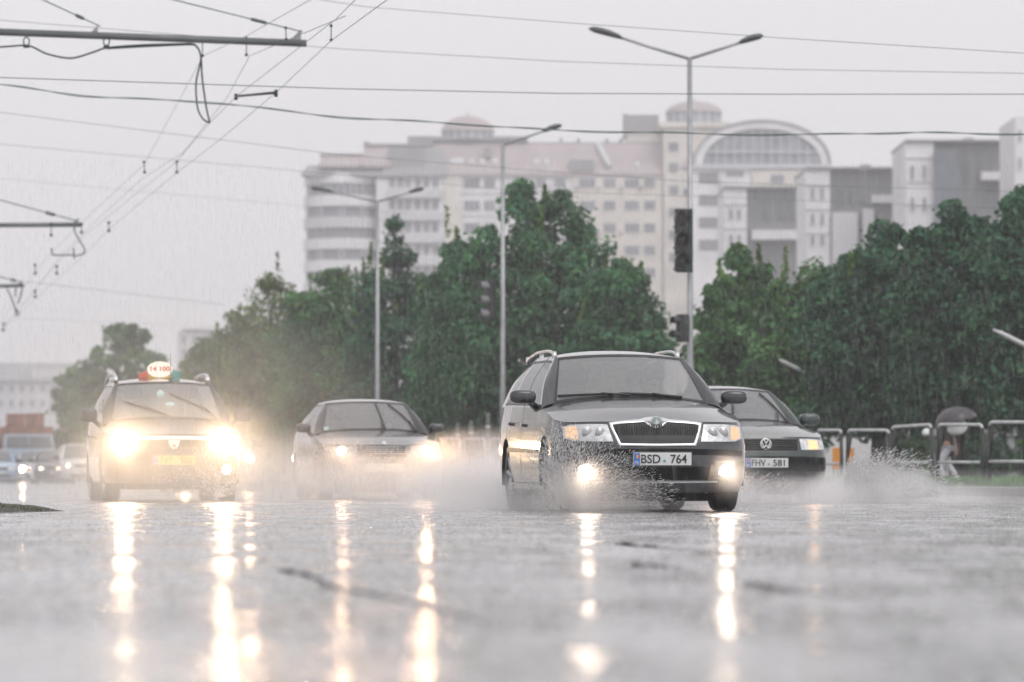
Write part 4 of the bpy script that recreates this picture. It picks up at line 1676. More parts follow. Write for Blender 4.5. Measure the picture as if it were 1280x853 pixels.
# ------------------------------------------------------------------ street furniture
def lamp(label, px, top, d, arms, zb=.12, group='tall street lamps along the road'):
    m = M['galv']
    p = at(px, top, d)
    root = thing('street_lamp', label, 'street lamp', (p.x, d, zb), 0, group)
    h = p.z - zb
    mb = MB()
    mb.tube([(0, 0, 0), (0, 0, h * .28), (0, 0, h * .29), (0, 0, h)], [.085, .08, .066, .05], 12)
    mb.box((0, 0, .02), (.34, .34, .04), 0, bevel=.01)
    mb.box((0, -.085, .9), (.10, .02, .32), 0, bevel=.004)
    mb.build('pole', m, root)
    for (ex, ez) in arms:
        q = at(px + ex, top + ez, d)
        dx, dz = q.x - p.x, q.z - p.z
        mb = MB()
        mb.tube([(0, 0, h - .03), (dx * .45, 0, h + dz * .42), (dx * .78, 0, h + dz * .80)], [.036, .032, .028], 8)
        mb.build('arm', m, root)
        # flat luminaire head
        mb = MB()
        s = math.copysign(1, dx)
        a = Vector((dx * .68, 0, h + dz * .70))
        b = Vector((dx, 0, h + dz))
        n = 8
        secs = []
        for k in range(n + 1):
            t = k / n
            c = a.lerp(b, t)
            wv = .03 + .15 * math.sin(math.pi * min(1, .12 + t * .8)) ** .7
            th = .03 + .045 * math.sin(math.pi * min(1, .1 + t * .75))
            if t > .98:
                wv, th = .05, .015
            secs.append([(c.x, math.cos(w) * wv, c.z + math.sin(w) * th + (.02 * math.sin(math.pi * t))) for w in np.linspace(0, 2 * math.pi, 13)])
        mb.grid(np.array(secs))
        mb.build('lamp_head', M['lamphead'], root)
    return root


def signal(label, px0, px1, py0, py1, d, face, n=3, plate=None, vis=1.0):
    """Traffic signal. face: heading of its front in degrees (0 = towards the viewer, -90 = to the viewer's left)."""
    a, b = at((px0 + px1) / 2, (py0 + py1) / 2, d), None
    hgt = (py1 - py0) / F * d
    root = thing('traffic_light', label, 'traffic light', (a.x, d, a.z - hgt / 2), math.radians(face), None)
    w = .26
    dep = .20
    mb = MB()
    mb.box((0, 0, hgt / 2), (w, dep, hgt), 0, bevel=.03)
    for k in range(n):
        z = hgt * (k + .5) / n
        mb.box((w / 2 + .015, .02, z - hgt * .12), (.03, .05, .04), 0)
        mb.box((-w / 2 - .015, .02, z - hgt * .12), (.03, .05, .04), 0)
    mb.build('housing', M['sigblack'], root)
    if plate:
        mb = MB().box((plate[2], dep * .5 + .012, hgt / 2), (plate[0], .02, hgt + plate[1]), 0, bevel=.006)
        mb.build('backboard', M['sigboard'], root)
    for k in range(n):
        z = hgt * (k + .5) / n
        mb = MB()
        mb.disc((0, -dep / 2 - .006, z), hgt / n * .34, 'Y', 18, 0, dome=.02)
        mb.build('lens', M[('siggreen', 'sigamber', 'sigred')[k]] if n == 3 else M['sigred'], root)
        mb = MB()
        r = hgt / n * .37
        arc = [(math.pi * (-.12 + 1.24 * q / 14)) for q in range(15)]
        G = np.array([[(math.cos(w_) * r * s, y, z + math.sin(w_) * r * s) for w_ in arc] for y, s in ((-dep / 2 + .01, 1.0), (-dep / 2 - .16 * vis, .98), (-dep / 2 - .27 * vis, .95))])
        mb.grid(G)
        mb.grid(G * np.array([.94, 1, 1]) + np.array([0, 0, -.004]))
        mb.build('visor', M['visor2' if n == 3 and abs(face) > 45 else 'visor'], root)
    return root


def woodland():
    """The wooded left side of the road, outside the photograph but mirrored in the wet paint of the cars."""
    rng = np.random.default_rng(77)
    C, R = [], []
    for k in range(420):
        az = math.radians(rng.uniform(-46, -10.5))
        d = rng.uniform(95, 150)
        h = rng.uniform(0, 1)
        C.append((d * math.sin(az), d * math.cos(az), .8 + 9.5 * h * (.75 + .25 * math.sin(az * 40))))
        R.append(rng.uniform(1.2, 2.4))
    V = leaf_cloud(np.array(C), np.array(R), .42, 42000, rng)
    o = raw_mesh('woodland', V, np.arange(len(V)).reshape(-1, 4), leaf_mat('woodland leaves', (.040, .095, .05)))
    tag(o, 'wooded roadside at the far left', None, None, 'stuff')


def furniture():
    M['galv'] = mat('galvanised steel', (.36, .37, .38), .45, .6, vary=.15, scale=4)
    M['lamphead'] = mat('lamp head grey', (.10, .11, .115), .5, .2)
    M['postgrey'] = mat('post grey', (.15, .15, .15), .5, vary=.2)
    M['sigblack'] = mat('signal black', (.010, .012, .013), .5)
    M['sigboard'] = mat('signal board dark', (.012, .03, .03), .5)
    M['visor'] = mat('visor', (.022, .024, .026), .35)
    M['visor2'] = mat('grey visor', (.17, .17, .18), .35)
    M['sigred'] = mat('unlit red lens', (.016, .006, .006), .3)
    M['sigamber'] = mat('unlit amber lens', (.014, .010, .006), .3)
    M['siggreen'] = mat('unlit green lens', (.005, .012, .011), .3)
    l1 = lamp('tallest double-arm grey street lamp, the large black traffic signal on its pole', 862, 72, 81, [(-126, -36), (92, -27)])
    lamp('single-arm grey street lamp in front of the tallest tree', 628.5, 180, 102.5, [(74, -23)])
    lamp('double-arm grey street lamp furthest left, in front of the narrow tree', 472, 251, 123, [(-84, -16), (58, -15)])
    signal('large black three-light traffic signal high on the tallest lamp pole', 844, 858, 261, 340, 80.7, 4, plate=(.36, .02, .09))
    signal('small black signal low on the tallest lamp pole, above the station wagon', 847, 859, 393, 428, 80.8, -62, n=2, vis=.55)
    signal('three-light traffic signal with grey hoods pointing left beside the single-arm lamp', 604, 622, 350, 402, 102.2, -64, vis=.8)
    mb = MB()
    # brackets that hold the signals to the poles
    for (px, py, d) in ((862, 264, 80.9), (862, 337, 80.9), (862, 397, 80.9), (862, 424, 80.9), (625, 355, 102.4), (625, 398, 102.4)):
        pass
    # small grey lamp arms in front of the trees at the right
    for lab, ppx, ptop, tip, d in (('short grey lamp whose pale arm points left in front of the trees above the railing', 1014, 470, (974, 450), 92),
                                   ('pale lamp arm reaching in from the right edge in front of the dark tree', 1312, 447, (1241, 412), 79)):
        p, q = at(ppx, ptop, d), at(tip[0], tip[1], d)
        root = thing('lamp_post', lab, 'street lamp', (p.x, d, .12))
        h = p.z - .12
        MB().tube([(0, 0, 0), (0, 0, h * .6), (0, 0, h)], [.04, .034, .03], 9).build('pole', M['galv'], root)
        dx, dz = q.x - p.x, q.z - p.z
        mb = MB()
        mb.tube([(0, 0, h), (dx * .4, 0, h + dz * .4)], .026, 8)
        mb.build('arm', M['galv'], root)
        mb = MB()
        mb.tube([(dx * .32, 0, h + dz * .32), (dx * .45, 0, h + dz * .45), (dx * .85, 0, h + dz * .86), (dx, 0, h + dz)], [.03, .055, .05, .02], 10)
        mb.build('lamp_head', M['paleheads'], root)


def fence():
    m = M['rail']
    # left post, right post (photo px), top y, distance at the left end
    spans = [((1022, 1052), 538, 72.5, 'railing panel nearest the green saloon, beside its headlight'),
             ((1059, 1112), 538, 70.0, 'railing panel half hidden by the splash'),
             ((1114, 1165), 534, 67.0, 'railing panel left of the pedestrian, leaning up to the right'),
             ((1172, 1229), 531, 64.0, 'railing panel in front of the pedestrian with the umbrella'),
             ((1236, 1296), 528, 61.5, 'railing panel cut by the right edge of the photo')]
    z0 = .13
    for i, ((a, b), top, d, lab) in enumerate(spans):
        p = at(a, top, d)
        q = at(b, top - (3 if i == 2 else 0), d - 1.6)
        root = thing('railing', lab, 'railing', (p.x, d, z0), 0, 'tube railing panels along the kerb')
        dx, dy = q.x - p.x, q.y - p.y
        h = p.z - z0
        h2 = q.z - z0
        f = .06
        mb = MB()
        mb.tube([(dx * .02, dy * .02, h - .06), (dx * .045, dy * .045, h - .012), (dx * .07, dy * .07, h),
                 (dx * .93, dy * .93, h2), (dx * .955, dy * .955, h2 - .012), (dx * .98, dy * .98, h2 - .06)], .027, 8)
        mb.build('top_rail', m, root)
        MB().tube([(0, 0, 0), (0, 0, h * .45), (dx * .02, dy * .02, h - .055)], .034, 8).build('post', M['raildark'], root)
        MB().tube([(dx * .98, dy * .98, h2 - .065), (dx, dy, h2 * .45), (dx, dy, 0)], .034, 8).build('post', M['raildark'], root)
        mb = MB()
        mb.tube([(0, 0, h * .40), (dx, dy, h2 * .40)], .026, 8)
        mb.build('lower_rail', m, root)
        mb = MB()
        # sloping struts that tie a panel to the next post
        mb.tube([(.0, .0, h * .42), (dx * .10, dy * .10, h * .93)], .024, 6)
        mb.tube([(dx, dy, .05), (dx * .97, dy * .97, h * .42)], .034, 6)
        mb.build('strut', M['raildark'], root)
    # a plain row beyond the saloon, in the glow
    spots = [(548, 575, 96), (580, 606, 94), (612, 640, 92)]
    wh = ['left of the station wagon, nearest the saloon', 'beside the foot of the single-arm lamp', 'directly behind the rear of the station wagon']
    for i, (a, b, d) in enumerate(spots):
        p, q = at(a, 549, d), at(b, 547, d - 1.4)
        root = thing('railing', 'far railing panel in the glow ' + wh[i], 'railing', (p.x, d, .0), 0, 'far railings')
        dx, dy, h = q.x - p.x, q.y - p.y, p.z
        MB().tube([(0, 0, 0), (0, 0, h - .06), (dx * .06, dy * .06, h), (dx * .94, dy * .94, h), (dx, dy, h - .06), (dx, dy, 0)], .028, 7).build('frame', m, root)
        MB().tube([(0, 0, h * .45), (dx, dy, h * .45)], .022, 6).build('lower_rail', m, root)
    # grey posts standing behind it
    for i, (px, top, d, w) in enumerate(((610, 516, 97, 'right beside the single-arm lamp'), (589, 526, 99, 'midway between saloon and single-arm lamp'), (572, 529, 101, 'nearest the wing mirror of the saloon'))):
        p = at(px, top, d)
        root = thing('bollard', 'slim pale post ' + w, 'post', (p.x, d, 0), 0, 'slim posts by the lamp')
        MB().tube([(0, 0, 0), (0, 0, p.z - .03), (0, 0, p.z)], [.05, .05, .03], 9).build('shaft', M['postgrey'], root)
        MB().lathe([(.065, 0), (.065, .05), (.05, .055)], (0, 0, p.z * .8), 'Z', 12).build('collar', M['rail'], root)


# ------------------------------------------------------------------ overhead lines
def wires():
    wm = M['wire']

    def line(label, pts, r, sag=0.0, name='span_wire', cat='cable', group=None):
        P = [at(*p) for p in pts]
        mb = MB()
        mb.tube(P, r * .52, 5)
        o = mb.build(name, wm)
        return tag(o, label, cat, group)

    def curve(pts, r, n=8, m=None):
        A = np.array([at(*p)[:] for p in pts])
        E = ev(A, np.linspace(0, len(A) - 1, (len(A) - 1) * n + 1))
        return [Vector(e) for e in E]
    g = 'span wires across the sky'
    line('uppermost thin span wire sloping down to the right edge', [(380, -3, 60), (460, 9, 59), (700, 28, 56), (980, 48, 53), (1285, 67, 50)], .008, group=g)
    line('span wire crossing just under the tip of the nearest bracket arm', [(-5, 25, 66), (256, 46, 65), (420, 61, 64), (700, 77, 62), (980, 87, 60), (1285, 92, 58)], .009, group=g)
    line('taut dark span wire, the straightest and darkest one across the upper sky', [(-5, 97, 52), (420, 111, 52), (700, 117, 52), (980, 118, 52), (1285, 118, 52)], .012, group=g)
    P = curve([(-5, 105, 62), (120, 121, 62), (260, 128, 62), (420, 146, 62), (560, 154, 62), (700, 163, 62), (860, 167, 62), (1040, 168, 61), (1160, 166, 60), (1285, 168, 60)], .012)
    mb = MB()
    mb.tube(P, .008, 5)
    mb.tube([p + Vector((0, .03, .018 * math.sin(i * .7))) for i, p in enumerate(P)], .008, 5)
    tag(mb.build('span_wire', wm), 'wavy double cable crossing in front of the domes', 'cable', g)
    line('thin wire crossing in front of the mansard roofs', [(-5, 140, 85), (420, 193, 85), (640, 211, 85), (860, 227, 85), (1285, 240, 85)], .011, group=g)
    line('thin wire crossing the upper windows of the long apartment house', [(-5, 180, 95), (420, 218, 95), (640, 238, 95), (905, 247, 95), (1285, 262, 95)], .010, group=g)
    line('faint wire ending behind the left wing of the apartment house', [(-5, 223, 130), (370, 257, 130), (520, 268, 130)], .009, group=g)
    line('lowest faint wire above the lone far tree', [(30, 352, 150), (280, 381, 150)], .016, group=g)
    line('very faint wire low over the lone far tree', [(20, 398, 190), (250, 408, 190), (320, 411, 190)], .010, group=g)
    # bracket arms on poles out of the picture
    d1, d2, d3 = 64, 111, 146
    ga = 'bracket arms of the trolley line'

    def arm(label, tip, y0, d, r, px0=-60):
        p, q = at(px0, y0, d), at(tip[0], tip[1], d)
        root = thing('bracket_arm', label, 'bracket arm', (q.x, d, q.z), 0, ga)
        mb = MB()
        mb.tube([(p.x - q.x, 0, p.z - q.z), (0, 0, 0)], r, 10)
        mb.build('tube', M['galvdark'], root)
        # pole the arm hangs from, outside the frame at the left
        mb = MB()
        mb.tube([(p.x - q.x, 0, -q.z), (p.x - q.x, 0, p.z - q.z + 1.2)], [.13, .10], 12)
        mb.build('pole', M['galvdark'], root)
        return root, q
    r1, q1 = arm('nearest long grey bracket arm at the top left, with a hanging cable loop', (383, 54.5), 38, d1, .062)
    r2, q2 = arm('second bracket arm at mid height on the left edge', (101, 281), 282, d2, .07)
    r3, q3 = arm('third and smallest bracket arm at the left edge', (30, 357), 359, d3, .075)
    for (r_, q, d, tips, guys) in ((r1, q1, d1, ((120, 48), (374, 53)), (((45, -4), (125, 33)), ((205, -3), (378, 40)))),
                                   (r2, q2, d2, ((97, 281),), (((-5, 249), (95, 276)),)),
                                   (r3, q3, d3, ((27, 357),), (((-5, 345), (27, 353)),))):
        for (tx, ty) in tips:
            mb = MB()
            t = at(tx, ty, d) - q
            mb.prism([(t.x - .18, t.z), (t.x + .03, t.z), (t.x + .03, t.z + .22)], -.02, .02, 0)
            mb.build('gusset', M['galv'], r_)
        for k, (a, b) in enumerate(guys):
            A, B = at(*a, d - 4), at(*b, d)
            mb = MB()
            mb.tube([A, B], .011 * d / 64, 5)
            m_ = A.lerp(B, .7)
            mb.tube([A.lerp(B, .62), A.lerp(B, .72)], .03 * d / 64, 6)
            lab = {d1: ('guy wire to the middle of the nearest bracket arm', 'guy wire to the tip of the nearest bracket arm'), d2: ('guy wire holding the second bracket arm',), d3: ('guy wire holding the smallest bracket arm',)}[d][k]
            tag(mb.build('guy_wire', wm), lab, 'cable')
    # supply cable under the nearest arm with its hanging loop
    mb = MB()
    mb.tube(curve([(-60, 62, 63.8), (0, 59, 63.8), (32, 57, 63.8), (60, 68, 63.8), (88, 73, 63.8), (115, 66, 63.8), (134, 60, 63.8), (190, 56, 63.8), (238, 55, 63.8), (250, 66, 63.8), (253, 100, 63.6), (258, 135, 63.4), (262, 153, 63.2)], 0), .017, 6)
    mb.tube(curve([(134, 61, 63.9), (190, 58, 63.9), (240, 56, 63.9), (251, 74, 63.8), (245, 105, 63.6), (247, 135, 63.4), (255, 150, 63.2), (262, 154, 63.2)], 0), .015, 6)
    o = thing('supply_cable', 'looping dark supply cable hanging under the nearest bracket arm', 'cable', at(134, 60, 63.8))
    oo = mb.build('cable', M['cable'], o)
    oo.location = -o.location
    for px in (33, 133):
        mb = MB()
        c = at(px, 52, 63.9) - o.location
        ring = [(c.x + .05 * math.cos(a), c.y, c.z + .07 * math.sin(a)) for a in np.linspace(0, 2 * math.pi, 14)]
        mb.tube(ring, .012, 5, cap=False)
        mb.tube([(c.x - .05, c.y, c.z - .09), (c.x + .05, c.y, c.z - .09)], .022, 5)
        mb.build('hanger', M['cable'], o)
    # contact wires
    gc = 'trolley wires running along the road'

    def dd(px):
        return np.interp(px, [-30, 30, 100, 180, 250, 320, 420, 500], [190, 146, 111, 84, 66, 58, 47, 40])
    for lab, pts in (('leftmost thin trolley wire under the nearest bracket arm', [(402, -8), (310, 44), (254, 70), (180, 206), (102, 278), (64, 316), (28, 362), (0, 405)]),
                     ('second trolley wire, hung below the nearest bracket arm', [(432, 20), (312, 70), (284, 122), (229, 191), (176, 225), (118, 278), (78, 318), (42, 364), (2, 412)]),
                     ('third trolley wire, the one the cable loop drops onto', [(452, -8), (420, 24), (295, 121), (262, 154), (220, 203), (168, 244), (104, 296), (70, 330), (34, 376), (0, 412)]),
                     ('rightmost trolley wire, passing the end of the dark spacer bar', [(492, -6), (414, 51), (345, 116), (272, 177), (220, 217), (138, 285), (108, 316), (46, 372), (4, 412)])):
        line(lab, [(x, y, dd(x)) for x, y in pts], .0085, name='trolley_wire', group=gc)
    # spacer bar and hangers
    mb = MB()
    a, b = at(295, 120.5, 60), at(345, 116, 54.6)
    mb.tube([a, b], .022, 6)
    for p in (a, b):
        mb.tube([p + Vector((0, 0, .04)), p + Vector((0, 0, -.06))], .028, 6)
    tag(mb.build('spacer_bar', M['cable']), 'dark spacer bar between the two right-hand trolley wires', 'spacer bar')
    spots = [((253, 45), (253, 72), 64, 'on the nearest bracket arm, left of the other one'), ((308, 45), (308, 71), 64, 'on the nearest bracket arm, right of the cable loop'), ((357, 33), (358, 51), 62, 'just above the tip of the nearest bracket arm'),
             ((414, 30), (414, 52), 48, 'on the wire highest up, right of the nearest arm'), ((180, 201), (181, 217), 84, 'on the leftmost wire midway between first and second arm'), ((221, 201), (221, 217), 80, 'on the right-hand wire midway between first and second arm'),
             ((64, 278), (64, 296), 110, 'under the second bracket arm'), ((136, 277), (136, 290), 104, 'on the rightmost wire level with the second bracket arm'), ((102, 279), (102, 292), 110, 'at the tip of the second bracket arm'),
             ((44, 330), (44, 343), 128, 'below left of the second bracket arm'), ((71, 332), (71, 343), 126, 'below right of the second bracket arm'), ((44, 363), (44, 372), 140, 'right of the smallest bracket arm'), ((5, 404), (4, 414), 170, 'lowest at the left edge')]
    for (a, b, d, w) in spots:
        A, B = at(*a, d), at(*b, d)
        k = d / 64 * .72
        root = thing('insulator', 'small dark insulator hanger ' + w, 'insulator', A, 0, 'insulators on the trolley wires')
        mb = MB()
        v = B - A
        mb.tube([(0, 0, 0), v], .012 * k, 5)
        mb.build('rod', M['cable'], root)
        mb = MB()
        for t, r in ((.12, .04), (.92, .045)):
            c = v * t
            mb.lathe([(.001, -.03 * k), (r * k, -.015 * k), (r * .7 * k, .01 * k), (r * k, .02 * k), (.001, .04 * k)], c, 'Z', 8)
        mb.build('bell', M['cable'], root)
    # cable tails under the second and third arms
    for lab, ls in (('curled feeder cable hanging from the second bracket arm', [[(92, 283, 110.5), (95, 293, 110.5), (101, 303, 110.5), (106, 313, 110.5), (103, 318, 110.5), (94, 320, 110.5)], [(64, 310, 110.5), (66, 320, 110.5)], [(66, 319, 110.5), (92, 319, 110.5)], [(92, 310, 110.5), (93, 324, 110.5)]]),
                    ('forked feeder cable hanging from the third bracket arm', [[(8, 359, 145.5), (14, 372, 145.5), (19, 386, 145.5), (21, 396, 145.5)], [(28, 358, 145.5), (26, 370, 145.5), (22, 380, 145.5)], [(20, 386, 145.5), (25, 394, 145.5)], [(20, 360, 145.5), (19, 371, 145.5)]])):
        mb = MB()
        for pts in ls:
            mb.tube(curve(pts, 0, 5), .022 * pts[0][2] / 110, 6)
        tag(mb.build('feeder_cable', M['cable']), lab, 'cable')
# ------------------------------------------------------------------ buildings
class Bld:
    def __init__(self, name, label, px, d, cat='building', group=None):
        self.d = d
        self.o = at(px, 595, d)
        self.o.z = 0
        self.root = thing(name, label, cat, self.o, 0, group)

    def X(self, px):
        return (at(px, 400, self.d) - self.o).x

    def Z(self, py):
        return at(640, py, self.d).z

    def box(self, name, m, px0, px1, y0, y1, dy=0.0, depth=12.0, mb=None, parent=None):
        new = mb is None
        mb = mb or MB()
        z0 = 0.0 if y1 is None else self.Z(y1)
        mb.box(((self.X(px0) + self.X(px1)) / 2, dy + depth / 2, (z0 + self.Z(y0)) / 2), (abs(self.X(px1) - self.X(px0)), depth, self.Z(y0) - z0))
        return mb.build(name, m, parent or self.root) if new else mb

    def window(self, px, py, w, h, dy=0.0, name='window', mats=None, mull=1):
        x, z = self.X(px), self.Z(py)
        W, Hh = w / F * self.d, h / F * self.d
        mb = MB()
        mb.box((x, dy - .04, z), (W, .12, Hh), 0)
        mb.box((x, dy - .07, z), (W - .22, .12, Hh - .22), 1)
        for k in range(mull):
            xx = x - W / 2 + W * (k + 1) / (mull + 1)
            mb.box((xx, dy - .10, z), (.10, .12, Hh - .2), 0)
        return mb.build(name, mats or [M['wframe'], M['wpane']], self.root)

    def slope(self, name, m, px0, px1, y0, y1, dy0, dy1, inset0=0, inset1=0):
        """Sloping roof plane with thickness: eaves y1 at dy0, ridge y0 at dy1."""
        a0, a1 = self.X(px0), self.X(px1)
        b0, b1 = self.X(px0 + inset0), self.X(px1 - inset1)
        z0, z1 = self.Z(y1), self.Z(y0)
        V = [(a0, dy0, z0), (a1, dy0, z0), (b1, dy1, z1), (b0, dy1, z1), (a0, dy0, z0 - .5), (a1, dy0, z0 - .5), (b1, dy1 + 4, z0 - .5), (b0, dy1 + 4, z0 - .5), (b1, dy1 + 4, z1), (b0, dy1 + 4, z1)]
        Fs = [(0, 1, 2, 3), (4, 5, 1, 0), (3, 2, 8, 9), (5, 6, 8, 2, 1), (0, 3, 9, 7, 4), (9, 8, 6, 7)]
        return MB().add(V, Fs).build(name, m, self.root)


def dome(b, name, cx, rpx, ytop, yb, ydrum, m_d, m_g, m_t, dy):
    r = rpx / F * b.d
    x = b.X(cx)
    z0, z1, z2 = b.Z(ydrum), b.Z(yb), b.Z(ytop)
    mb = MB()
    mb.lathe([(r, z0), (r, z1)], (x, dy, 0), 'Z', 28, 0)
    for k in range(18):
        a = 2 * math.pi * k / 18
        mb.box((x + math.cos(a) * r, dy + math.sin(a) * r, (z0 + z1) / 2), (.28, .28, z1 - z0), 1, rz=a)
    dr = mb.build('drum', [m_g, m_t], b.root)
    mb = MB()
    n = 9
    mb.lathe([(r * 1.07 * math.cos(math.pi / 2 * k / n) + .001, z1 + (z2 - z1) * math.sin(math.pi / 2 * k / n)) for k in range(n + 1)], (x, dy, 0), 'Z', 28, 0)
    mb.tube([(x, dy, z2 - .1), (x, dy, z2 + .7)], .12, 6)
    mb.build(name, m_d, b.root)


def buildings():
    w1 = mat('wet white render', (.76, .75, .76), .6, vary=.14, scale=.22, detail=8)  # white, cream, red roof and facade colours are paled for distance haze
    w2 = mat('pale grey render', (.60, .60, .62), .6, vary=.08, scale=.2)
    cr = mat('cream render', (.70, .66, .60), .6, vary=.14, scale=.25, detail=8)
    rf = mat('haze paled red roof metal', (.42, .36, .36), .45, vary=.12, scale=.3)  # greyed red: distance haze mixed into the roof colour
    gy = mat('grey roof metal', (.30, .30, .31), .45, vary=.12, scale=.3)
    dk = mat('dark facade sheeting', (.20, .205, .215), .4, vary=.15, scale=.3)
    M['wframe'] = mat('white window frame', (.60, .60, .62), .5)
    M['wpane'] = mat('window glass', (.16, .17, .19), .12, vary=.4, scale=.4)
    shade = mat('loggia shade and hazy pane', (.22, .22, .24), .7)  # grey that paints in the shade of recesses, also hazed far panes
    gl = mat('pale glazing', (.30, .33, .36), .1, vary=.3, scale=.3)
    # long apartment house with the first dome
    b = Bld('apartment_building', 'long white apartment house with pinkish mansard roof and one dome, behind the middle trees', 620, 640)
    b.box('wall', w1, 470, 832, 216, None, 0, 16)
    b.box('wall', cr, 556, 576, 217, None, -.35, 6)
    b.box('wall', cr, 716, 828, 222, None, -.4, 6)
    # rounded left wing, a band of parapet and a band of loggia per storey
    r = 50 / F * 640
    x = b.X(427)
    def wing(name, m, y0, y1, rr):
        mb = MB().lathe([(.01, b.Z(y1)), (rr, b.Z(y1)), (rr, b.Z(y0)), (.01, b.Z(y0))], (x, 6, 0), 'Z', 40, 0, False)
        return mb.build(name, m, b.root)
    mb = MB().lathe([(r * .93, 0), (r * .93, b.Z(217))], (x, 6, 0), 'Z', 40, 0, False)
    mb.build('wall', shade, b.root)  # core coloured dark as the shade behind the parapets
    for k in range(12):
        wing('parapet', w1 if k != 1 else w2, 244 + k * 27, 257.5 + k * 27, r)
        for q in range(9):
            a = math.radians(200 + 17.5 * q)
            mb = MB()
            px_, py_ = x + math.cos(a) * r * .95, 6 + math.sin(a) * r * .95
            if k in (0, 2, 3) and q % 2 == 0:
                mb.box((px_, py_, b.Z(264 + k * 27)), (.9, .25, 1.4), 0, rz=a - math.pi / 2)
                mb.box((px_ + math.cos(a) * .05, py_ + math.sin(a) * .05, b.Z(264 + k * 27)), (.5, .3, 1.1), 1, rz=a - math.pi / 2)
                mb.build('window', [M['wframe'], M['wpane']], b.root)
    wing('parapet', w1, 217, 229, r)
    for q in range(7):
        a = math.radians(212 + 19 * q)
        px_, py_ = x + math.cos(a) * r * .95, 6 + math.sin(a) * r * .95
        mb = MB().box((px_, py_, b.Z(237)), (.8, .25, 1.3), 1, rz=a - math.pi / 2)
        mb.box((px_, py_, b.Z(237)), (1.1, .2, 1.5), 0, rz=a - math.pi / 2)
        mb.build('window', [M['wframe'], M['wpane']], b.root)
    # windows of the long front
    for row, py in enumerate((228, 256, 284, 312, 340)):
        for px in (490, 500, 510, 522, 533, 544):
            b.window(px, py, 8, 14, -.05)
        for px, wd in ((590, 20), (612, 14)):
            b.window(px, py + 1, wd, 13, -.05, mull=2)
        for px, wd in ((650, 18), (676, 12), (700, 14), (734, 20), (762, 15), (790, 18), (812, 14)):
            b.window(px, py + 1, wd, 12, -.45 if px > 716 else -.05, mull=2)
    for py in (243, 271, 299, 327):
        b.box('balcony', w2, 484, 552, py - 5, py + 5, -1.2, 1.2)
    for py in (285, 313):
        b.box('balcony', w1, 640, 716, py - 5, py + 5, -1.1, 1.1)
    # air conditioners hung on the walls
    ra = np.random.default_rng(12)
    for k in range(16):
        px, py = (600, 634, 663, 688, 721, 748, 776, 801)[k % 8], 232 + 28 * int(ra.integers(0, 4)) + 4
        b.box('air_conditioner', gy, px - 1.4, px + 1.4, py - 1.6, py + 1.6, -.95, .6)
    for py in (240, 268, 296, 324):
        b.box('string_course', w2, 576, 716, py + 1.2, py + 2.2, -.2, .3)
    # roofs
    b.slope('roof', gy, 376, 482, 205, 217, -.5, 2.5, 8, 0)
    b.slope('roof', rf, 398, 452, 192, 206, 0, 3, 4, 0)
    b.box('roof_edge', gy, 398, 452, 190.5, 193, 2.5, 5)
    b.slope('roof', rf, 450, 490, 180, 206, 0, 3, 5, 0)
    b.box('roof_edge', gy, 453, 530, 178, 181, 2.5, 5)
    b.box('chimney', gy, 454, 460, 175, 181, 3, 2)
    b.slope('roof', gy, 478, 560, 184, 218, -.6, 3, 6, 6)
    b.box('dormer', gy, 486, 530, 184, 214, .4, 4)
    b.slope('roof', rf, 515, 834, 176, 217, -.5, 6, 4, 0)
    b.box('roof_edge', gy, 508, 540, 167, 180, 5, 6)
    b.box('roof_edge', gy, 530, 660, 167, 172, 5.5, 7)
    b.box('roof_edge', gy, 655, 832, 174, 178, 6.2, 4)
    for cx in (652, 702, 724, 760, 778):
        b.box('chimney', gy, cx - 2, cx + 2, 169, 177, 6.4, 2)
    for px, py, wd in ((571, 200, 18), (590, 200, 7), (603, 201, 7), (619, 200, 8), (671, 201, 8), (684, 201, 7), (797, 205, 6)):
        t = (217 - py) / 41
        b.window(px, py, wd, 7, -.5 + 6.5 * t - .45, 'skylight', [M['wframe'], M['skyl']], 0)
    b.box('dormer', gy, 605, 613, 183, 196, 2.0, 3)
    b.box('dormer', gy, 712, 742, 200, 214, -.4, 3)
    mb = MB()
    P = [(b.X(748 + 14 * t), .2 + 5 * (1 - t), b.Z(176 + 32 * t)) for t in np.linspace(0, 1, 8)]
    mb.tube(P, .55, 8)
    mb.build('roof_coping', w2, b.root)
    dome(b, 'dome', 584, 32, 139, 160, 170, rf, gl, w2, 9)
    b.box('lift_house', gy, 782, 826, 138, 166, 8, 6)
    b.box('lift_house', cr, 786, 832, 164, 178, 7.5, 6)
    b.box('chimney', gy, 781, 786, 136, 168, 9, 2)

    # cream tower with the second dome
    b = Bld('apartment_tower', 'cream tower with a red and glass dome behind the tallest street lamp', 870, 640)
    b.box('wall', cr, 830, 908, 160, None, -1, 14)
    b.box('cornice', cr, 825, 913, 154, 160, -1.7, 15)
    b.box('wall', w1, 866, 904, 214, None, -1.6, 5)
    for py in (184, 210, 238, 266, 294, 322):
        b.window(842, py, 12, 12, -1.05, mull=1)
        if py > 220:
            b.window(858, py + 3, 8, 10, -1.05, mull=0)
            b.box('balcony', w1, 866, 904, py + 2, py + 12, -2.7, 1.1)
            b.window(885, py - 4, 22, 9, -1.65, mull=3)
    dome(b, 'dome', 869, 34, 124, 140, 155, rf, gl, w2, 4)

    # building with the arched glass gable
    b = Bld('gabled_building', 'white building with a great arched glass gable, right of the domed tower', 955, 600)
    b.box('wall', w1, 866, 1036, 207, None, 0, 14)
    b.box('wall', cr, 940, 1036, 213, None, -.4, 5)
    cx, hw, hh = 953, 84, 55
    n = 28
    arc = [(b.X(cx + hw * math.cos(a)), b.Z(207 - hh * math.sin(a) ** .9)) for a in np.linspace(0, math.pi, n + 1)]
    MB().prism(arc, .4, 12).build('gable_glass', gl, b.root)
    mb = MB()
    pts_o = arc
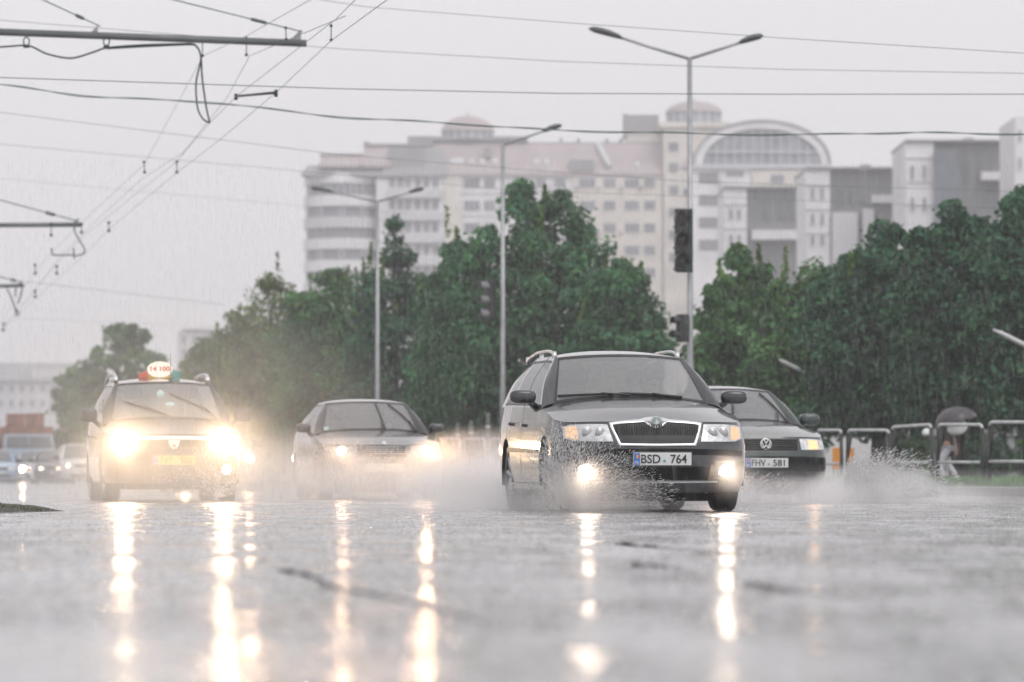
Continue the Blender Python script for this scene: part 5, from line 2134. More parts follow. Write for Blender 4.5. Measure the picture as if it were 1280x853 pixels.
    inn = [(b.X(cx + (hw - 10) * math.cos(a)), b.Z(207 - (hh - 9) * math.sin(a) ** .9)) for a in np.linspace(0, math.pi, n + 1)]
    G = np.array([[(p[0], -.3, p[1]), (q[0], -.3, q[1])] for p, q in zip(pts_o, inn)])
    mb.grid(G, 0, False)
    mb.grid(np.array([[(p[0], -.3, p[1]), (p[0], 13, p[1])] for p in pts_o]), 0, True)
    mb.grid(np.array([[(p[0], -.3, p[1]), (p[0], .5, p[1])] for p in inn]), 0, True)
    mb.build('gable_frame', w1, b.root)
    up = [(b.X(cx + (hw + 2.5) * math.cos(a)), b.Z(207 - (hh + 2) * math.sin(a) ** .9)) for a in np.linspace(0, math.pi, n + 1)]
    mb = MB()
    mb.grid(np.array([[(p[0], -.6, p[1]), (q[0], -.6, q[1])] for p, q in zip(up, pts_o)]), 0, False)
    mb.grid(np.array([[(p[0], -.6, p[1]), (p[0], 13.4, p[1])] for p in up]), 0, True)
    mb.build('roof', gy, b.root)
    for k in range(-6, 7):
        px = cx + k * 11.5
        top = 207 - (hh - 11) * max(0, 1 - (k * 11.5 / (hw - 12))**2) ** .5
        if top < 204:
            b.box('mullion', w2, px - .7, px + .7, top, 207, -.1, .6)
    b.box('mullion', w2, 884, 1022, 189, 191, -.12, .6)
    b.box('cornice', w2, 862, 1038, 206, 211, -.8, 1.2)
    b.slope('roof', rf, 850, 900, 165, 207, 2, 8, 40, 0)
    for py in (224, 252, 280, 308):
        for px, wd in ((972, 17), (1000, 14), (1022, 12)):
            b.window(px, py, wd, 11, -.45, mull=2)
        b.box('loggia', shade, 874, 898, py - 8, py + 5, -.15, .4)  # grey box on the wall paints the shade of an open loggia
        b.box('balcony', w1, 902, 938, py - 1, py + 12, -1.2, 1.2)
        b.window(919, py - 6, 22, 8, -.05, mull=3)

    # nearer flat-roofed blocks with dark upper sides
    def block(lab, d, pxw, pxm, pxe, y0, ch, extra=None):
        c = Bld('flat_roofed_block', lab, (pxw + pxe) / 2, d, 'building', None)
        c.box('wall', w1, pxw, pxm, y0 + 3, None, 0, 14)
        c.box('facade', dk, pxm + .1, pxe, y0 + 2, None, .8, 13)
        c.box('roof', gy, pxw - 1, pxe + 1, y0, y0 + 2.6, -.4, 15)
        for k in range(1, 7):
            q = pxm + (pxe - pxm) * k / 7
            c.box('facade_seam', gy, q - .35, q + .35, y0 + 3, None, .68, .2)
        for k in range(3):
            c.box('string_course', w2, pxw, pxm, y0 + 22 + 30 * k, y0 + 23.4 + 30 * k, -.15, .3)
        if ch:
            c.box('chimney', dk, ch - 5, ch + 5, y0 - 6, y0 + 1, 5, 2)
            c.box('chimney_cap', gy, ch - 6.5, ch + 6.5, y0 - 7.5, y0 - 5.5, 4.7, 2.6)
        return c
    c = block('lowest flat-roofed block with overhanging roof, left of the two other dark-fronted blocks', 440, 906, 934, 1008, 233, None)
    for px in (914, 924):
        for py in (268, 300):
            c.window(px, py, 5, 14, -.05, mull=0)
    for px in (958, 978, 994):
        c.window(px, 262, 12, 26, .75, 'glazing', [M['wframe2'], M['wpane']], 2)
    c.box('balcony', w1, 940, 1008, 288, 300, -.8, 1.5)
    c = block('dark-fronted flat-roofed block with one chimney, in the middle of three', 410, 1008, 1038, 1126, 209, 1088)
    for px in (1016, 1028):
        for py in (242, 274, 300):
            c.window(px, py, 5, 15, -.05, mull=0)
    for px in (1052, 1066, 1080, 1100, 1114):
        c.window(px, 246, 9, 22, .75, 'glazing', [M['wframe2'], M['wpane']], 1)
    c.box('balcony', w2, 1090, 1120, 244, 254, -.3, 1.1)
    c.box('wall', w2, 1040, 1072, 266, None, -.6, 3)
    c.box('wall', w2, 1078, 1092, 262, None, -.8, 3)
    c = block('tallest flat-roofed block, dark front with a chimney, nearest the right edge', 390, 1133, 1168, 1268, 175, 1219)
    for px in (1141, 1156):
        for py in (216, 256):
            c.window(px, py, 5, 18, -.05, mull=0)
    c.box('stair_tower', mat('blue grey sheeting', (.16, .18, .21), .4, vary=.15, scale=.4), 1168, 1198, 188, None, -.9, 4)
    for px in (1210, 1228, 1246, 1258):
        c.window(px, 214, 9, 26, .75, 'glazing', [M['wframe2'], M['wpane']], 1)
    c.box('balcony', w1, 1226, 1275, 216, 226, -1.2, 2)
    c = Bld('tower_block', 'white tower block cut by the right edge of the photo', 1300, 370)
    c.box('wall', w1, 1270, 1340, 146, None, 0, 12)
    for py in (170, 205, 240):
        c.window(1276, py, 4, 16, -.05, mull=0)
    # hazy far-off houses at the left
    c = Bld('far_house', 'hazy pale building with a sloping roof far off at the left edge', 30, 640)
    c.box('wall', w2, -60, 86, 474, None, 0, 15)
    c.slope('roof', gy, -60, 90, 452, 475, -.5, 8, 30, 2)
    c.box('gable', w2, 40, 86, 462, 476, .5, 8)
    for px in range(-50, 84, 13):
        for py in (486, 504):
            c.window(px, py, 6, 9, -.05, mats=[w2, shade], mull=0)  # panes lightened, haze put into their colour
    c = Bld('far_block', 'small hazy block between the lone far tree and the tree row', 240, 560)
    c.box('wall', w2, 222, 262, 414, None, 0, 10)
    c.box('roof', gy, 228, 263, 411.5, 414.5, -.3, 11)
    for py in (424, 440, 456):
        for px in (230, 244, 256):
            c.window(px, py, 6, 8, -.05, mats=[w2, shade], mull=0)  # same lightened panes, haze in the colour
    # low wall and shed seen under the trees at the right
    c = Bld('low_house', 'low pale house glimpsed under the tree crowns behind the pedestrian', 1170, 125)
    c.box('wall', mat('dull grey render', (.20, .20, .21), .6, vary=.3, scale=1.0), 1098, 1340, 526, None, 0, 6)
    for px in (1240, 1262, 1284):
        c.window(px, 545, 9, 30, -.05, mull=1)
    c.slope('roof', gy, 1096, 1345, 508, 526, -.4, 3, 2, 0)
    c = Bld('garden_wall', 'light wall to the right of the green saloon, behind the railing', 1030, 118, 'wall')
    c.box('masonry', w1, 1000, 1096, 536, None, 0, .4)
    c.box('coping', w2, 998, 1098, 534, 536.5, -.06, .52)
    # orange barriers
    for i, (px, w) in enumerate(((1045, 8), (1064, 5))):
        p = at(px, 560, 78)
        root = thing('barrier_board', ('orange board standing behind the railing beside the headlight of the green saloon', 'narrow orange board just right of the other orange board, half lost in spray')[i], 'barrier', (p.x, 78, .14), 0, 'orange boards behind the railing')
        h = p.z - .14
        mb = MB().box((0, 0, h - .22), (w / F * 78 * 1.1, .03, .44), 0, bevel=.008)
        mb.build('board', M['orangeboard'], root)
        MB().tube([(-.04, .03, 0), (-.04, .03, h)], .018, 6).build('leg', M['raildark'], root)
        MB().tube([(.04, .03, 0), (.04, .03, h)], .018, 6).build('leg', M['raildark'], root)


# ------------------------------------------------------------------ lorry with its load
def truck():
    d = 176
    p = at(38, 600, d)
    root = thing('lorry', 'pale blue lorry with an upright cab and a wide windscreen, behind the queue of cars', 'lorry', (p.x, d, 0), math.radians(11))
    bl = mat('pale blue lorry paint', (.26, .33, .40), .4, vary=.1, coat=.6)
    wh = M['plate']

    mb = MB()
    # cab: side outline given real depth, rounded top
    prof = [(0, .75), (.0, 1.25), (.95, 1.42), (1.12, 1.55), (1.35, 2.22), (2.4, 2.28), (2.5, .75)]
    V, Fs = [], []
    n = len(prof)
    for sx in (-1.18, 1.18):
        V += [(sx * (.94 if z > 2 else 1), y, z) for y, z in prof]
    Fs = [tuple(range(n)), tuple(range(2 * n - 1, n - 1, -1))] + [(i, (i + 1) % n, n + (i + 1) % n, n + i) for i in range(n)]
    mb.add(V, Fs)
    mb.build('cab', bl, root)
    MB().add([(-1.05, 1.10, 1.62), (1.05, 1.10, 1.62), (.98, 1.29, 2.14), (-.98, 1.29, 2.14)], [(0, 1, 2, 3)]).build('windscreen', M['glass_far'], root)
    mb = MB()
    mb.box((0, 1.17, 1.9), (.05, .04, .5), 0)
    mb.build('windscreen_bar', bl, root)
    MB().box((0, -.08, .62), (2.4, .18, .26), 0, bevel=.03).build('bumper', wh, root)
    MB().box((0, -.02, 1.0), (1.1, .05, .38), 0, bevel=.01).build('grille', M['grille'], root)
    for sg in (-1, 1):
        MB().disc((sg * .85, -.03, 1.0), .13, 'Y', 16, 0, dome=.03).build('headlight', M['reflector'], root)
        mb = MB().box((sg * 1.42, 1.1, 1.85), (.2, .06, .36), 0, bevel=.02)
        mb.tube([(sg * 1.15, 1.15, 1.7), (sg * 1.40, 1.1, 1.78)], .02, 5)
        mb.build('wing_mirror', M['trim'], root)
        for y in (.9, 4.6):
            mb = MB().lathe([(.25, -.13), (.47, -.13), (.5, -.08), (.5, .08), (.47, .13), (.25, .13), (.2, .02)], (sg * 1.0, y, .5), 'X', 22)
            mb.build('wheel', M['tyre'], root)
    mb = MB()
    mb.box((0, 4.5, 1.0), (2.4, 3.8, .15))
    for x in (-1.2, 1.2):
        mb.box((x, 4.5, 1.55), (.06, 3.8, 1.0))
    mb.box((0, 2.62, 1.85), (2.46, .08, 1.5))
    mb.build('load_bed', mat('weathered orange boards', (.26, .115, .07), .6, vary=.35, scale=2), root)
    om = mat('orange brick load', (.30, .125, .08), .7, vary=.4, scale=2.5)
    mm = Matrix.Rotation(math.radians(11), 4, 'Z')
    for k, (x, w_, h, lab) in enumerate(((-.48, .86, .62, 'left pallet of orange bricks riding above the cab of the blue lorry'), (.42, .82, .64, 'right pallet of orange bricks riding above the cab of the blue lorry'))):
        mb = MB()
        for r in range(4):
            for q in range(4):
                mb.box((-w_ / 2 + (q + .5) * w_ / 4 + (.01 if r % 2 else -.01), 0, (r + .5) * h / 4), (w_ / 4 - .02, .9, h / 4 - .015), 0, bevel=.008)
        loc = Matrix.Translation((p.x, d, 0)) @ mm @ Vector((x, 3.2, 2.6))
        root2 = thing('brick_pallet', lab, 'brick pallet', loc, math.radians(11), 'pallets on the lorry')
        mb.build('bricks', om, root2)
        mb = MB()
        for q in (-.3, 0, .3):
            mb.box((q, 0, -.10), (.1, .9, .08))
        mb.box((0, 0, -.03), (w_, .92, .04))
        mb.build('pallet', M['trim'], root2)
    mb = MB().box((0, 4.4, 1.9), (2.2, 3.2, 1.35), 0, bevel=.03)
    loc = Matrix.Translation((p.x, d, 0)) @ mm
    o = mb.build('crate_stack', om)
    o.matrix_world = loc
    tag(o, 'large orange load in the bed of the blue lorry under the two brick pallets', 'load')


# ------------------------------------------------------------------ people
def skinned(name, joints, edges, m, parent=None, sub=2):
    me = bpy.data.meshes.new(name)
    me.from_pydata([j[0] for j in joints], edges, [])
    o = bpy.data.objects.new(name, me)
    COL.objects.link(o)
    o.modifiers.new('skin', 'SKIN').use_smooth_shade = True
    for i, j in enumerate(joints):
        r = j[1] if isinstance(j[1], tuple) else (j[1], j[1])
        me.skin_vertices[0].data[i].radius = r
    me.skin_vertices[0].data[0].use_root = True
    s = o.modifiers.new('sub', 'SUBSURF')
    s.levels = s.render_levels = sub
    dg = bpy.context.evaluated_depsgraph_get()
    me2 = bpy.data.meshes.new_from_object(o.evaluated_get(dg))
    bpy.data.objects.remove(o)
    me2.materials.clear()
    me2.materials.append(m)
    for p in me2.polygons:
        p.use_smooth = True
        p.material_index = 0
    o = bpy.data.objects.new(name, me2)
    COL.objects.link(o)
    if parent is not None:
        o.parent = parent
    return o


def hand(J, E, wrist, iw, d, s=1.0, curl=(0, 0, -.02)):
    """Palm, four unequal bent fingers and a thumb, grown from the wrist joint."""
    d = Vector(d).normalized()
    side = d.cross(Vector((0, 0, 1)))
    if side.length < .1:
        side = Vector((1, 0, 0))
    side.normalize()
    c = Vector(curl)
    palm = Vector(wrist) + d * .06 * s
    J.append((tuple(palm), .030 * s))
    ip = len(J) - 1
    E.append((iw, ip))
    for k, L in enumerate((.060, .070, .066, .052)):
        a = palm + side * (.018 * (k - 1.5)) * s + d * .035 * s
        b = a + d * L * .5 * s + c * .3
        e = a + d * L * .85 * s + c * 1.4
        o = len(J)
        J += [(tuple(a), .010 * s), (tuple(b), .009 * s), (tuple(e), .008 * s)]
        E += [(ip, o), (o, o + 1), (o + 1, o + 2)]
    a = Vector(wrist) + d * .03 * s + side * -.03 * s
    b = a + (d * .6 - side * .8).normalized() * .04 * s
    o = len(J)
    J += [(tuple(a), .011 * s), (tuple(b + c * .4), .009 * s)]
    E += [(ip, o), (o, o + 1)]


def head(root, c, r, facing=(0, -1, 0), hair=(.03, .02, .015)):
    """Face features and hair set on a head at c."""
    f = Vector(facing).normalized()
    s = f.cross(Vector((0, 0, 1))).normalized()
    c = Vector(c)
    mb = MB()
    for k in (-1, 1):
        p = c + f * r * .93 + s * k * r * .36
        mb.grid(superell(p, (r * .13, r * .13, r * .09), 1.0, 8, 6))
    mb.build('eyes', M['ink'], root)
    mb = MB()
    mb.grid(superell(c + f * r * .93 - Vector((0, 0, r * .52)), (r * .26, r * .10, r * .07), 1.0, 8, 6))
    mb.build('mouth', M['lips'], root)
    mb = MB()
    mb.grid(superell(c - f * r * .16 + Vector((0, 0, r * .30)), (r * .98, r * 1.02, r * .98), 1.0, 16, 10))
    mb.build('hair', M['hair'], root)


def person_seated(dx, y, hz):
    """A driver: one body from hips to head with both arms on the wheel."""
    o = thing('person', 'x', 'person')
    z = hz - .50
    J = [((0, .16, 0), (.15, .12)), ((0, .13, .22), (.15, .11)), ((0, .11, .42), (.17, .11)), ((0, .08, .52), (.06, .06)), ((0, .05, .60), (.055, .06)), ((0, .03, .68), (.075, .09)), ((0, .04, .78), (.072, .085))]
    E = [(0, 1), (1, 2), (2, 3), (3, 4), (4, 5), (5, 6)]
    for s in (-1, 1):
        i = len(J)
        J += [((.19 * s, .10, .44), .06), ((.25 * s, -.05, .22), .045), ((.17 * s, -.28, .34), .034)]
        E += [(2, i), (i, i + 1), (i + 1, i + 2)]
        hand(J, E, J[-1][0], i + 2, (-.2 * s, -.6, .5), 1.0, (0, .03, 0))
        k = len(J)
        J += [((.11 * s, -.22, .06), .08), ((.12 * s, -.55, -.02), .055)]
        E += [(0, k), (k, k + 1)]
    skinned('body', J, E, M['skin'], o)
    Jc = [((0, .16, -.02), (.17, .14)), ((0, .13, .22), (.17, .13)), ((0, .11, .42), (.19, .13)), ((0, .09, .49), (.09, .09))]
    Ec = [(0, 1), (1, 2), (2, 3)]
    for s in (-1, 1):
        i = len(Jc)
        Jc += [((.20 * s, .10, .44), .075), ((.25 * s, -.05, .22), .06), ((.185 * s, -.23, .31), .05)]
        Ec += [(2, i), (i, i + 1), (i + 1, i + 2)]
    skinned('jacket', Jc, Ec, M['drvjacket'], o)
    head(o, (0, .035, .73), .10)
    return o


def pedestrian():
    d = 79
    p = at(1184, 595, d)
    base = Vector((p.x, d, .14))
    root = thing('person', 'pedestrian in dark clothes and pale trousers walking under the dark umbrella behind the railing', 'person', base, 0)
    # walking to the viewer's left, the right arm bent up to the handle
    J = [((0, 0, .80), (.13, .10)), ((0, 0, .98), (.12, .09)), ((-.01, 0, 1.17), (.155, .10)), ((-.03, 0, 1.29), .055), ((-.05, -.01, 1.38), (.065, .075)), ((-.055, -.01, 1.48), (.07, .08))]
    E = [(0, 1), (1, 2), (2, 3), (3, 4), (4, 5)]
    for s, kn, an, toe in ((-1, (-.17, -.09, .44), (-.08, -.08, .08), (-.20, -.08, .03)), (1, (.02, .09, .43), (.22, .09, .12), (.12, .09, .03))):
        i = len(J)
        J += [((.0, .09 * s, .74), .085), (kn, .058), (an, .038), (toe, .034)]
        E += [(0, i), (i, i + 1), (i + 1, i + 2), (i + 2, i + 3)]
    # near arm holds the umbrella, far arm hangs back
    i = len(J)
    J += [((.0, -.15, 1.20), .05), ((.10, -.22, .98), .042), ((.03, -.30, 1.15), .032)]
    E += [(2, i), (i, i + 1), (i + 1, i + 2)]
    hand(J, E, J[-1][0], i + 2, (-.2, -.1, .9), .9, (.02, .03, 0))
    i = len(J)
    J += [((.02, .15, 1.19), .05), ((.15, .18, .96), .042), ((.20, .14, .74), .032)]
    E += [(2, i), (i, i + 1), (i + 1, i + 2)]
    hand(J, E, J[-1][0], i + 2, (.1, -.1, -.9), .9, (-.02, 0, 0))
    skinned('body', J, E, M['skin'], root)
    Jc = [((.01, 0, .56), (.19, .17)), ((.01, 0, .70), (.17, .15)), ((0, 0, .98), (.15, .12)), ((-.01, 0, 1.17), (.18, .125)), ((-.03, 0, 1.26), .07)]
    Ec = [(0, 1), (1, 2), (2, 3), (3, 4)]
    i = len(Jc)
    Jc += [((.0, -.16, 1.20), .066), ((.09, -.22, 1.0), .058)]
    Ec += [(3, i), (i, i + 1)]
    i = len(Jc)
    Jc += [((.02, .16, 1.19), .066), ((.15, .18, .97), .058)]
    Ec += [(3, i), (i, i + 1)]
    skinned('jacket', Jc, Ec, M['darkcloth'], root)
    Jt = [((0, 0, .78), (.15, .12))]
    Et = []
    for s, kn, an in ((-1, (-.17, -.09, .44), (-.09, -.08, .12)), (1, (.02, .09, .43), (.20, .09, .17))):
        i = len(Jt)
        Jt += [((.0, .09 * s, .72), .10), (kn, .072), (an, .055)]
        Et += [(0, i), (i, i + 1), (i + 1, i + 2)]
    skinned('trousers', Jt, Et, M['palecloth'], root)
    head(root, (-.055, -.01, 1.43), .095, (-1, -.2, 0))
    mb = MB()
    for x, y, z in ((-.14, -.08, .045), (.17, .09, .06)):
        mb.grid(superell((x, y, z), (.13, .045, .045), .8, 12, 8))
    mb.build('shoe', M['trim'], root)
    # umbrella, tilted towards the viewer's left
    c = at(1188, 509, d - .35)
    u = thing('umbrella', 'dark grey dripping umbrella held over the pedestrian behind the railing', 'umbrella', (base.x + .02, d - .33, 1.30))
    top = Vector((.06, .05, c.z - 1.30))
    tilt = Matrix.Rotation(math.radians(-14), 3, 'Y')
    n, k = 8, 6
    R, hh = .45, .31
    V = np.zeros((n * 2 + 1, k + 1, 3))
    for i in range(n * 2 + 1):
        a = 2 * math.pi * i / (n * 2)
        sc = 1.0 if i % 2 == 0 else .93
        for j in range(k + 1):
            t = j / k
            r = R * math.sin(t * math.pi / 2 * .98) * (1 - (1 - sc) * t)
            z = -hh * (1 - math.cos(t * math.pi / 2 * .98)) - (.0 if i % 2 else .02 * t)
            V[i, j] = top + tilt @ Vector((r * math.cos(a), r * math.sin(a), z))
    mb = MB().grid(V)
    mb.grid(V * np.array([1, 1, 1]) + np.array([0, 0, -.004]))
    mb.build('canopy', M['umbrella'], u)
    MB().tube([(0, 0, -.12), top, top + tilt @ Vector((0, 0, .05))], .008, 6).build('shaft', M['raildark'], u)
    mb = MB()
    mb.tube([(0, 0, -.12), (0, 0, -.19), (.02, 0, -.22), (.045, 0, -.20)], .013, 7)
    mb.build('handle', M['trim'], u)
    for i in range(n):
        a = 2 * math.pi * i / n
        pts = []
        for j in range(k + 1):
            t = j / k
            pts.append(top + tilt @ Vector((R * math.sin(t * math.pi / 2 * .98) * math.cos(a), R * math.sin(t * math.pi / 2 * .98) * math.sin(a), -hh * (1 - math.cos(t * math.pi / 2 * .98)) - .02 * t - .012)))
        MB().tube(pts, .004, 4).build('rib', M['raildark'], u)
    # white bags
    for lab, px, py, w, h in (('white plastic bag shining under the right side of the umbrella', 1196, 534, 24, 21), ('small white bag on the left of the pedestrian, under the umbrella edge', 1157.5, 541, 10, 10)):
        c = at(px, py, d - .45)
        W, Hh = w / F * d / 2, h / F * d / 2
        t = thing('plastic_bag', lab, 'bag', c)
        mb = MB()
        G = superell((0, 0, 0), (W, .10, Hh), .75, 18, 10)
        rr = np.random.default_rng(3)
        for i in range(G.shape[0]):
            for j in range(G.shape[1]):
                q = G[i, j]
                f = (q[2] / Hh + 1) / 2
                q[0] *= .62 + .5 * (1 - abs(f - .45))
                q[0] += W * .25 * f - W * .1
                q[1] += .02 * math.sin(9 * q[0] / W + 5 * f)
        mb.grid(G)
        mb.build('sack', M['bag'], t)
        mb = MB()
        mb.tube([(-W * .2, 0, Hh * .7), (-W * .1, 0, Hh * 1.05), (W * .15, 0, Hh * 1.1), (W * .3, 0, Hh * .7)], .008, 5)
        mb.build('handle', M['bag'], t)


# ------------------------------------------------------------------ water in the air
def plume(label, loc, rad, dens, aniso=.55, nscale=2.2, power=1.2, col=(.995, .99, .99), lo=.35, hi=.68, rz=0.0, amb=0.0):
    m = bpy.data.materials.new('spray mist')
    m.use_nodes = True
    n, l = m.node_tree.nodes, m.node_tree.links
    n.remove(n['Principled BSDF'])
    tc = n.new('ShaderNodeTexCoord')
    ln = n.new('ShaderNodeVectorMath')
    ln.operation = 'DOT_PRODUCT'
    l.new(tc.outputs['Object'], ln.inputs[0])
    l.new(tc.outputs['Object'], ln.inputs[1])
    s1 = n.new('ShaderNodeMath')
    s1.operation = 'SUBTRACT'
    s1.use_clamp = True
    s1.inputs[0].default_value = 1.0
    l.new(ln.outputs['Value'], s1.inputs[1])
    pw = n.new('ShaderNodeMath')
    pw.operation = 'POWER'
    l.new(s1.outputs[0], pw.inputs[0])
    pw.inputs[1].default_value = power
    gm = n.new('ShaderNodeNewGeometry')
    no = n.new('ShaderNodeTexNoise')
    no.inputs['Scale'].default_value = nscale
    no.inputs['Detail'].default_value = 2.5
    l.new(gm.outputs['Position'], no.inputs['Vector'])
    mr = n.new('ShaderNodeMapRange')
    mr.inputs['From Min'].default_value = lo
    mr.inputs['From Max'].default_value = hi
    mr.inputs['To Min'].default_value = dens * .12
    mr.inputs['To Max'].default_value = dens * 1.6
    l.new(no.outputs['Fac'], mr.inputs['Value'])
    ml = n.new('ShaderNodeMath')
    ml.operation = 'MULTIPLY'
    l.new(pw.outputs[0], ml.inputs[0])
    l.new(mr.outputs[0], ml.inputs[1])
    v = n.new('ShaderNodeVolumePrincipled')
    v.inputs['Color'].default_value = (*col, 1)
    v.inputs['Anisotropy'].default_value = aniso
    l.new(ml.outputs[0], v.inputs['Density'])
    l.new(v.outputs[0], n['Material Output'].inputs['Volume'])
    bm = bmesh.new()
    bmesh.ops.create_icosphere(bm, subdivisions=3, radius=1.0)
    me = bpy.data.meshes.new('spray')
    bm.to_mesh(me)
    bm.free()
    me.materials.append(m)
    o = bpy.data.objects.new('spray', me)
    COL.objects.link(o)
    o.location = loc
    o.scale = rad
    o.rotation_euler = (0, 0, rz)
    return tag(o, label, None, None, 'stuff')


def drops_mesh(name, P, D, L, W, m, label=None):
    """Stretched drops (double pyramids): centres, unit directions, lengths, widths."""
    n = len(P)
    ref = np.where(np.abs(D[:, 2:3]) < .9, np.array([[0, 0, 1.0]]), np.array([[1.0, 0, 0]]))
    s = np.cross(D, ref)
    s /= np.linalg.norm(s, axis=1, keepdims=True)
    t = np.cross(D, s)
    V = np.zeros((n, 5, 3))
    V[:, 0] = P - D * (L / 2)[:, None]
    V[:, 4] = P + D * (L / 2)[:, None]
    for k in range(3):
        a = 2 * math.pi * k / 3
        V[:, 1 + k] = P + (s * math.cos(a) + t * math.sin(a)) * W[:, None] - D * (L * .12)[:, None]
    base = np.array([(0, 1, 2), (0, 2, 3), (0, 3, 1), (4, 2, 1), (4, 3, 2), (4, 1, 3)])
    Fc = (np.arange(n)[:, None, None] * 5 + base[None]).reshape(-1, 3)
    o = raw_mesh(name, V.reshape(-1, 3), Fc, m, True)
    return tag(o, label, None, None, 'stuff')


def fan(name, label, origin, n, angs, reach, depth, m, size=(.004, .010), up=(0, 0), seed=1, ydir=0.0, power=1.0):
    """A splash thrown up from a tyre: drops along ballistic arcs."""
    r = np.random.default_rng(seed)
    th = np.radians(np.interp(r.uniform(0, 1, n) ** power, [0, 1], angs))
    rc = np.interp(np.degrees(th), reach[0], reach[1])
    t = r.uniform(.03, 1, n) ** 1.15
    rr = rc * t * r.uniform(.8, 1.1, n)
    sag = .10 * t * t * rc
    yy = r.normal(0, 1, n) * depth * (.3 + t)
    P = np.stack([origin[0] + np.cos(th) * rr, origin[1] + yy + ydir * t, origin[2] + np.sin(th) * rr - sag * np.sin(th)], 1)
    keep = P[:, 2] > .004
    D = np.stack([np.cos(th), r.normal(0, .25, n), np.sin(th) - .18 * t * 1.2], 1)
    D += r.normal(0, .12, D.shape)
    D /= np.linalg.norm(D, axis=1, keepdims=True)
    W = r.uniform(size[0], size[1], n) * .5 * (r.uniform(0, 1, n) ** 1.5 + .35)
    L = W * r.uniform(3, 14, n)
    return drops_mesh(name, P[keep], D[keep], L[keep], W[keep], m, label)


def water_mat(name, alpha=1.0, col=(.80, .80, .80)):
    m, n, l, b = nt_new(name)
    b.inputs['Base Color'].default_value = (*col, 1)
    b.inputs['Roughness'].default_value = .12
    b.inputs['IOR'].default_value = 1.33
    tr = n.new('ShaderNodeBsdfTranslucent')
    tr.inputs['Color'].default_value = (.9, .9, .9, 1)
    mx = n.new('ShaderNodeMixShader')
    mx.inputs['Fac'].default_value = .5
    l.new(b.outputs[0], mx.inputs[1])
    l.new(tr.outputs[0], mx.inputs[2])
    out = n['Material Output']
    if alpha < 1:
        tp = n.new('ShaderNodeBsdfTransparent')
        m2 = n.new('ShaderNodeMixShader')
        m2.inputs['Fac'].default_value = alpha
        l.new(tp.outputs[0], m2.inputs[1])
        l.new(mx.outputs[0], m2.inputs[2])
        l.new(m2.outputs[0], out.inputs['Surface'])
    else:
        l.new(mx.outputs[0], out.inputs['Surface'])
    return m


def gp(px, py):
    """Point of the road surface at a photo pixel."""
    a, b = Vector((0, 0, H)), at(px, py, 10.0)
    t = H / (H - b.z)
    q = a + (b - a) * t
    return Vector((q.x, q.y, 0))


def ridges():
    m = mat('broken wet asphalt', (.016, .015, .015), .85, vary=.4, scale=30, bump=.8, bscale=60, spec=.1)
    for k, (pts, h) in enumerate((([(346, 714), (366, 717), (392, 724), (412, 733), (436, 739), (470, 744), (520, 754), (580, 770), (640, 790)], .019),
                                  ([(768, 681), (800, 684), (835, 686), (880, 691)], .028),
                                  ([(788, 706), (830, 709), (872, 716)], .017),
                                  ([(930, 731), (965, 737), (1005, 742), (1075, 750)], .020))):
        P = [gp(*p) for p in pts]
        E = [Vector(e) for e in ev(np.array([p[:] for p in P]), np.linspace(0, len(P) - 1, (len(P) - 1) * 8 + 1))]
        r = np.random.default_rng(k)
        n = len(E)
        G = []
        for i, e in enumerate(E):
            t = i / (n - 1)
            hh = h * (math.sin(math.pi * min(1, .06 + t * .94)) ** .5) * (.35 + .9 * r.uniform() ** 1.3) * (1 - .8 * min(1, t * 1.5))
            w = .03 + .05 * r.uniform()
            G.append([(e.x, e.y - .004, -.003), (e.x + .002, e.y - .002, hh * .9), (e.x, e.y + w * .3, hh), (e.x, e.y + w, -.003)])
        tag(MB().grid(np.array(G)).build('road_crack', m), kind='structure')


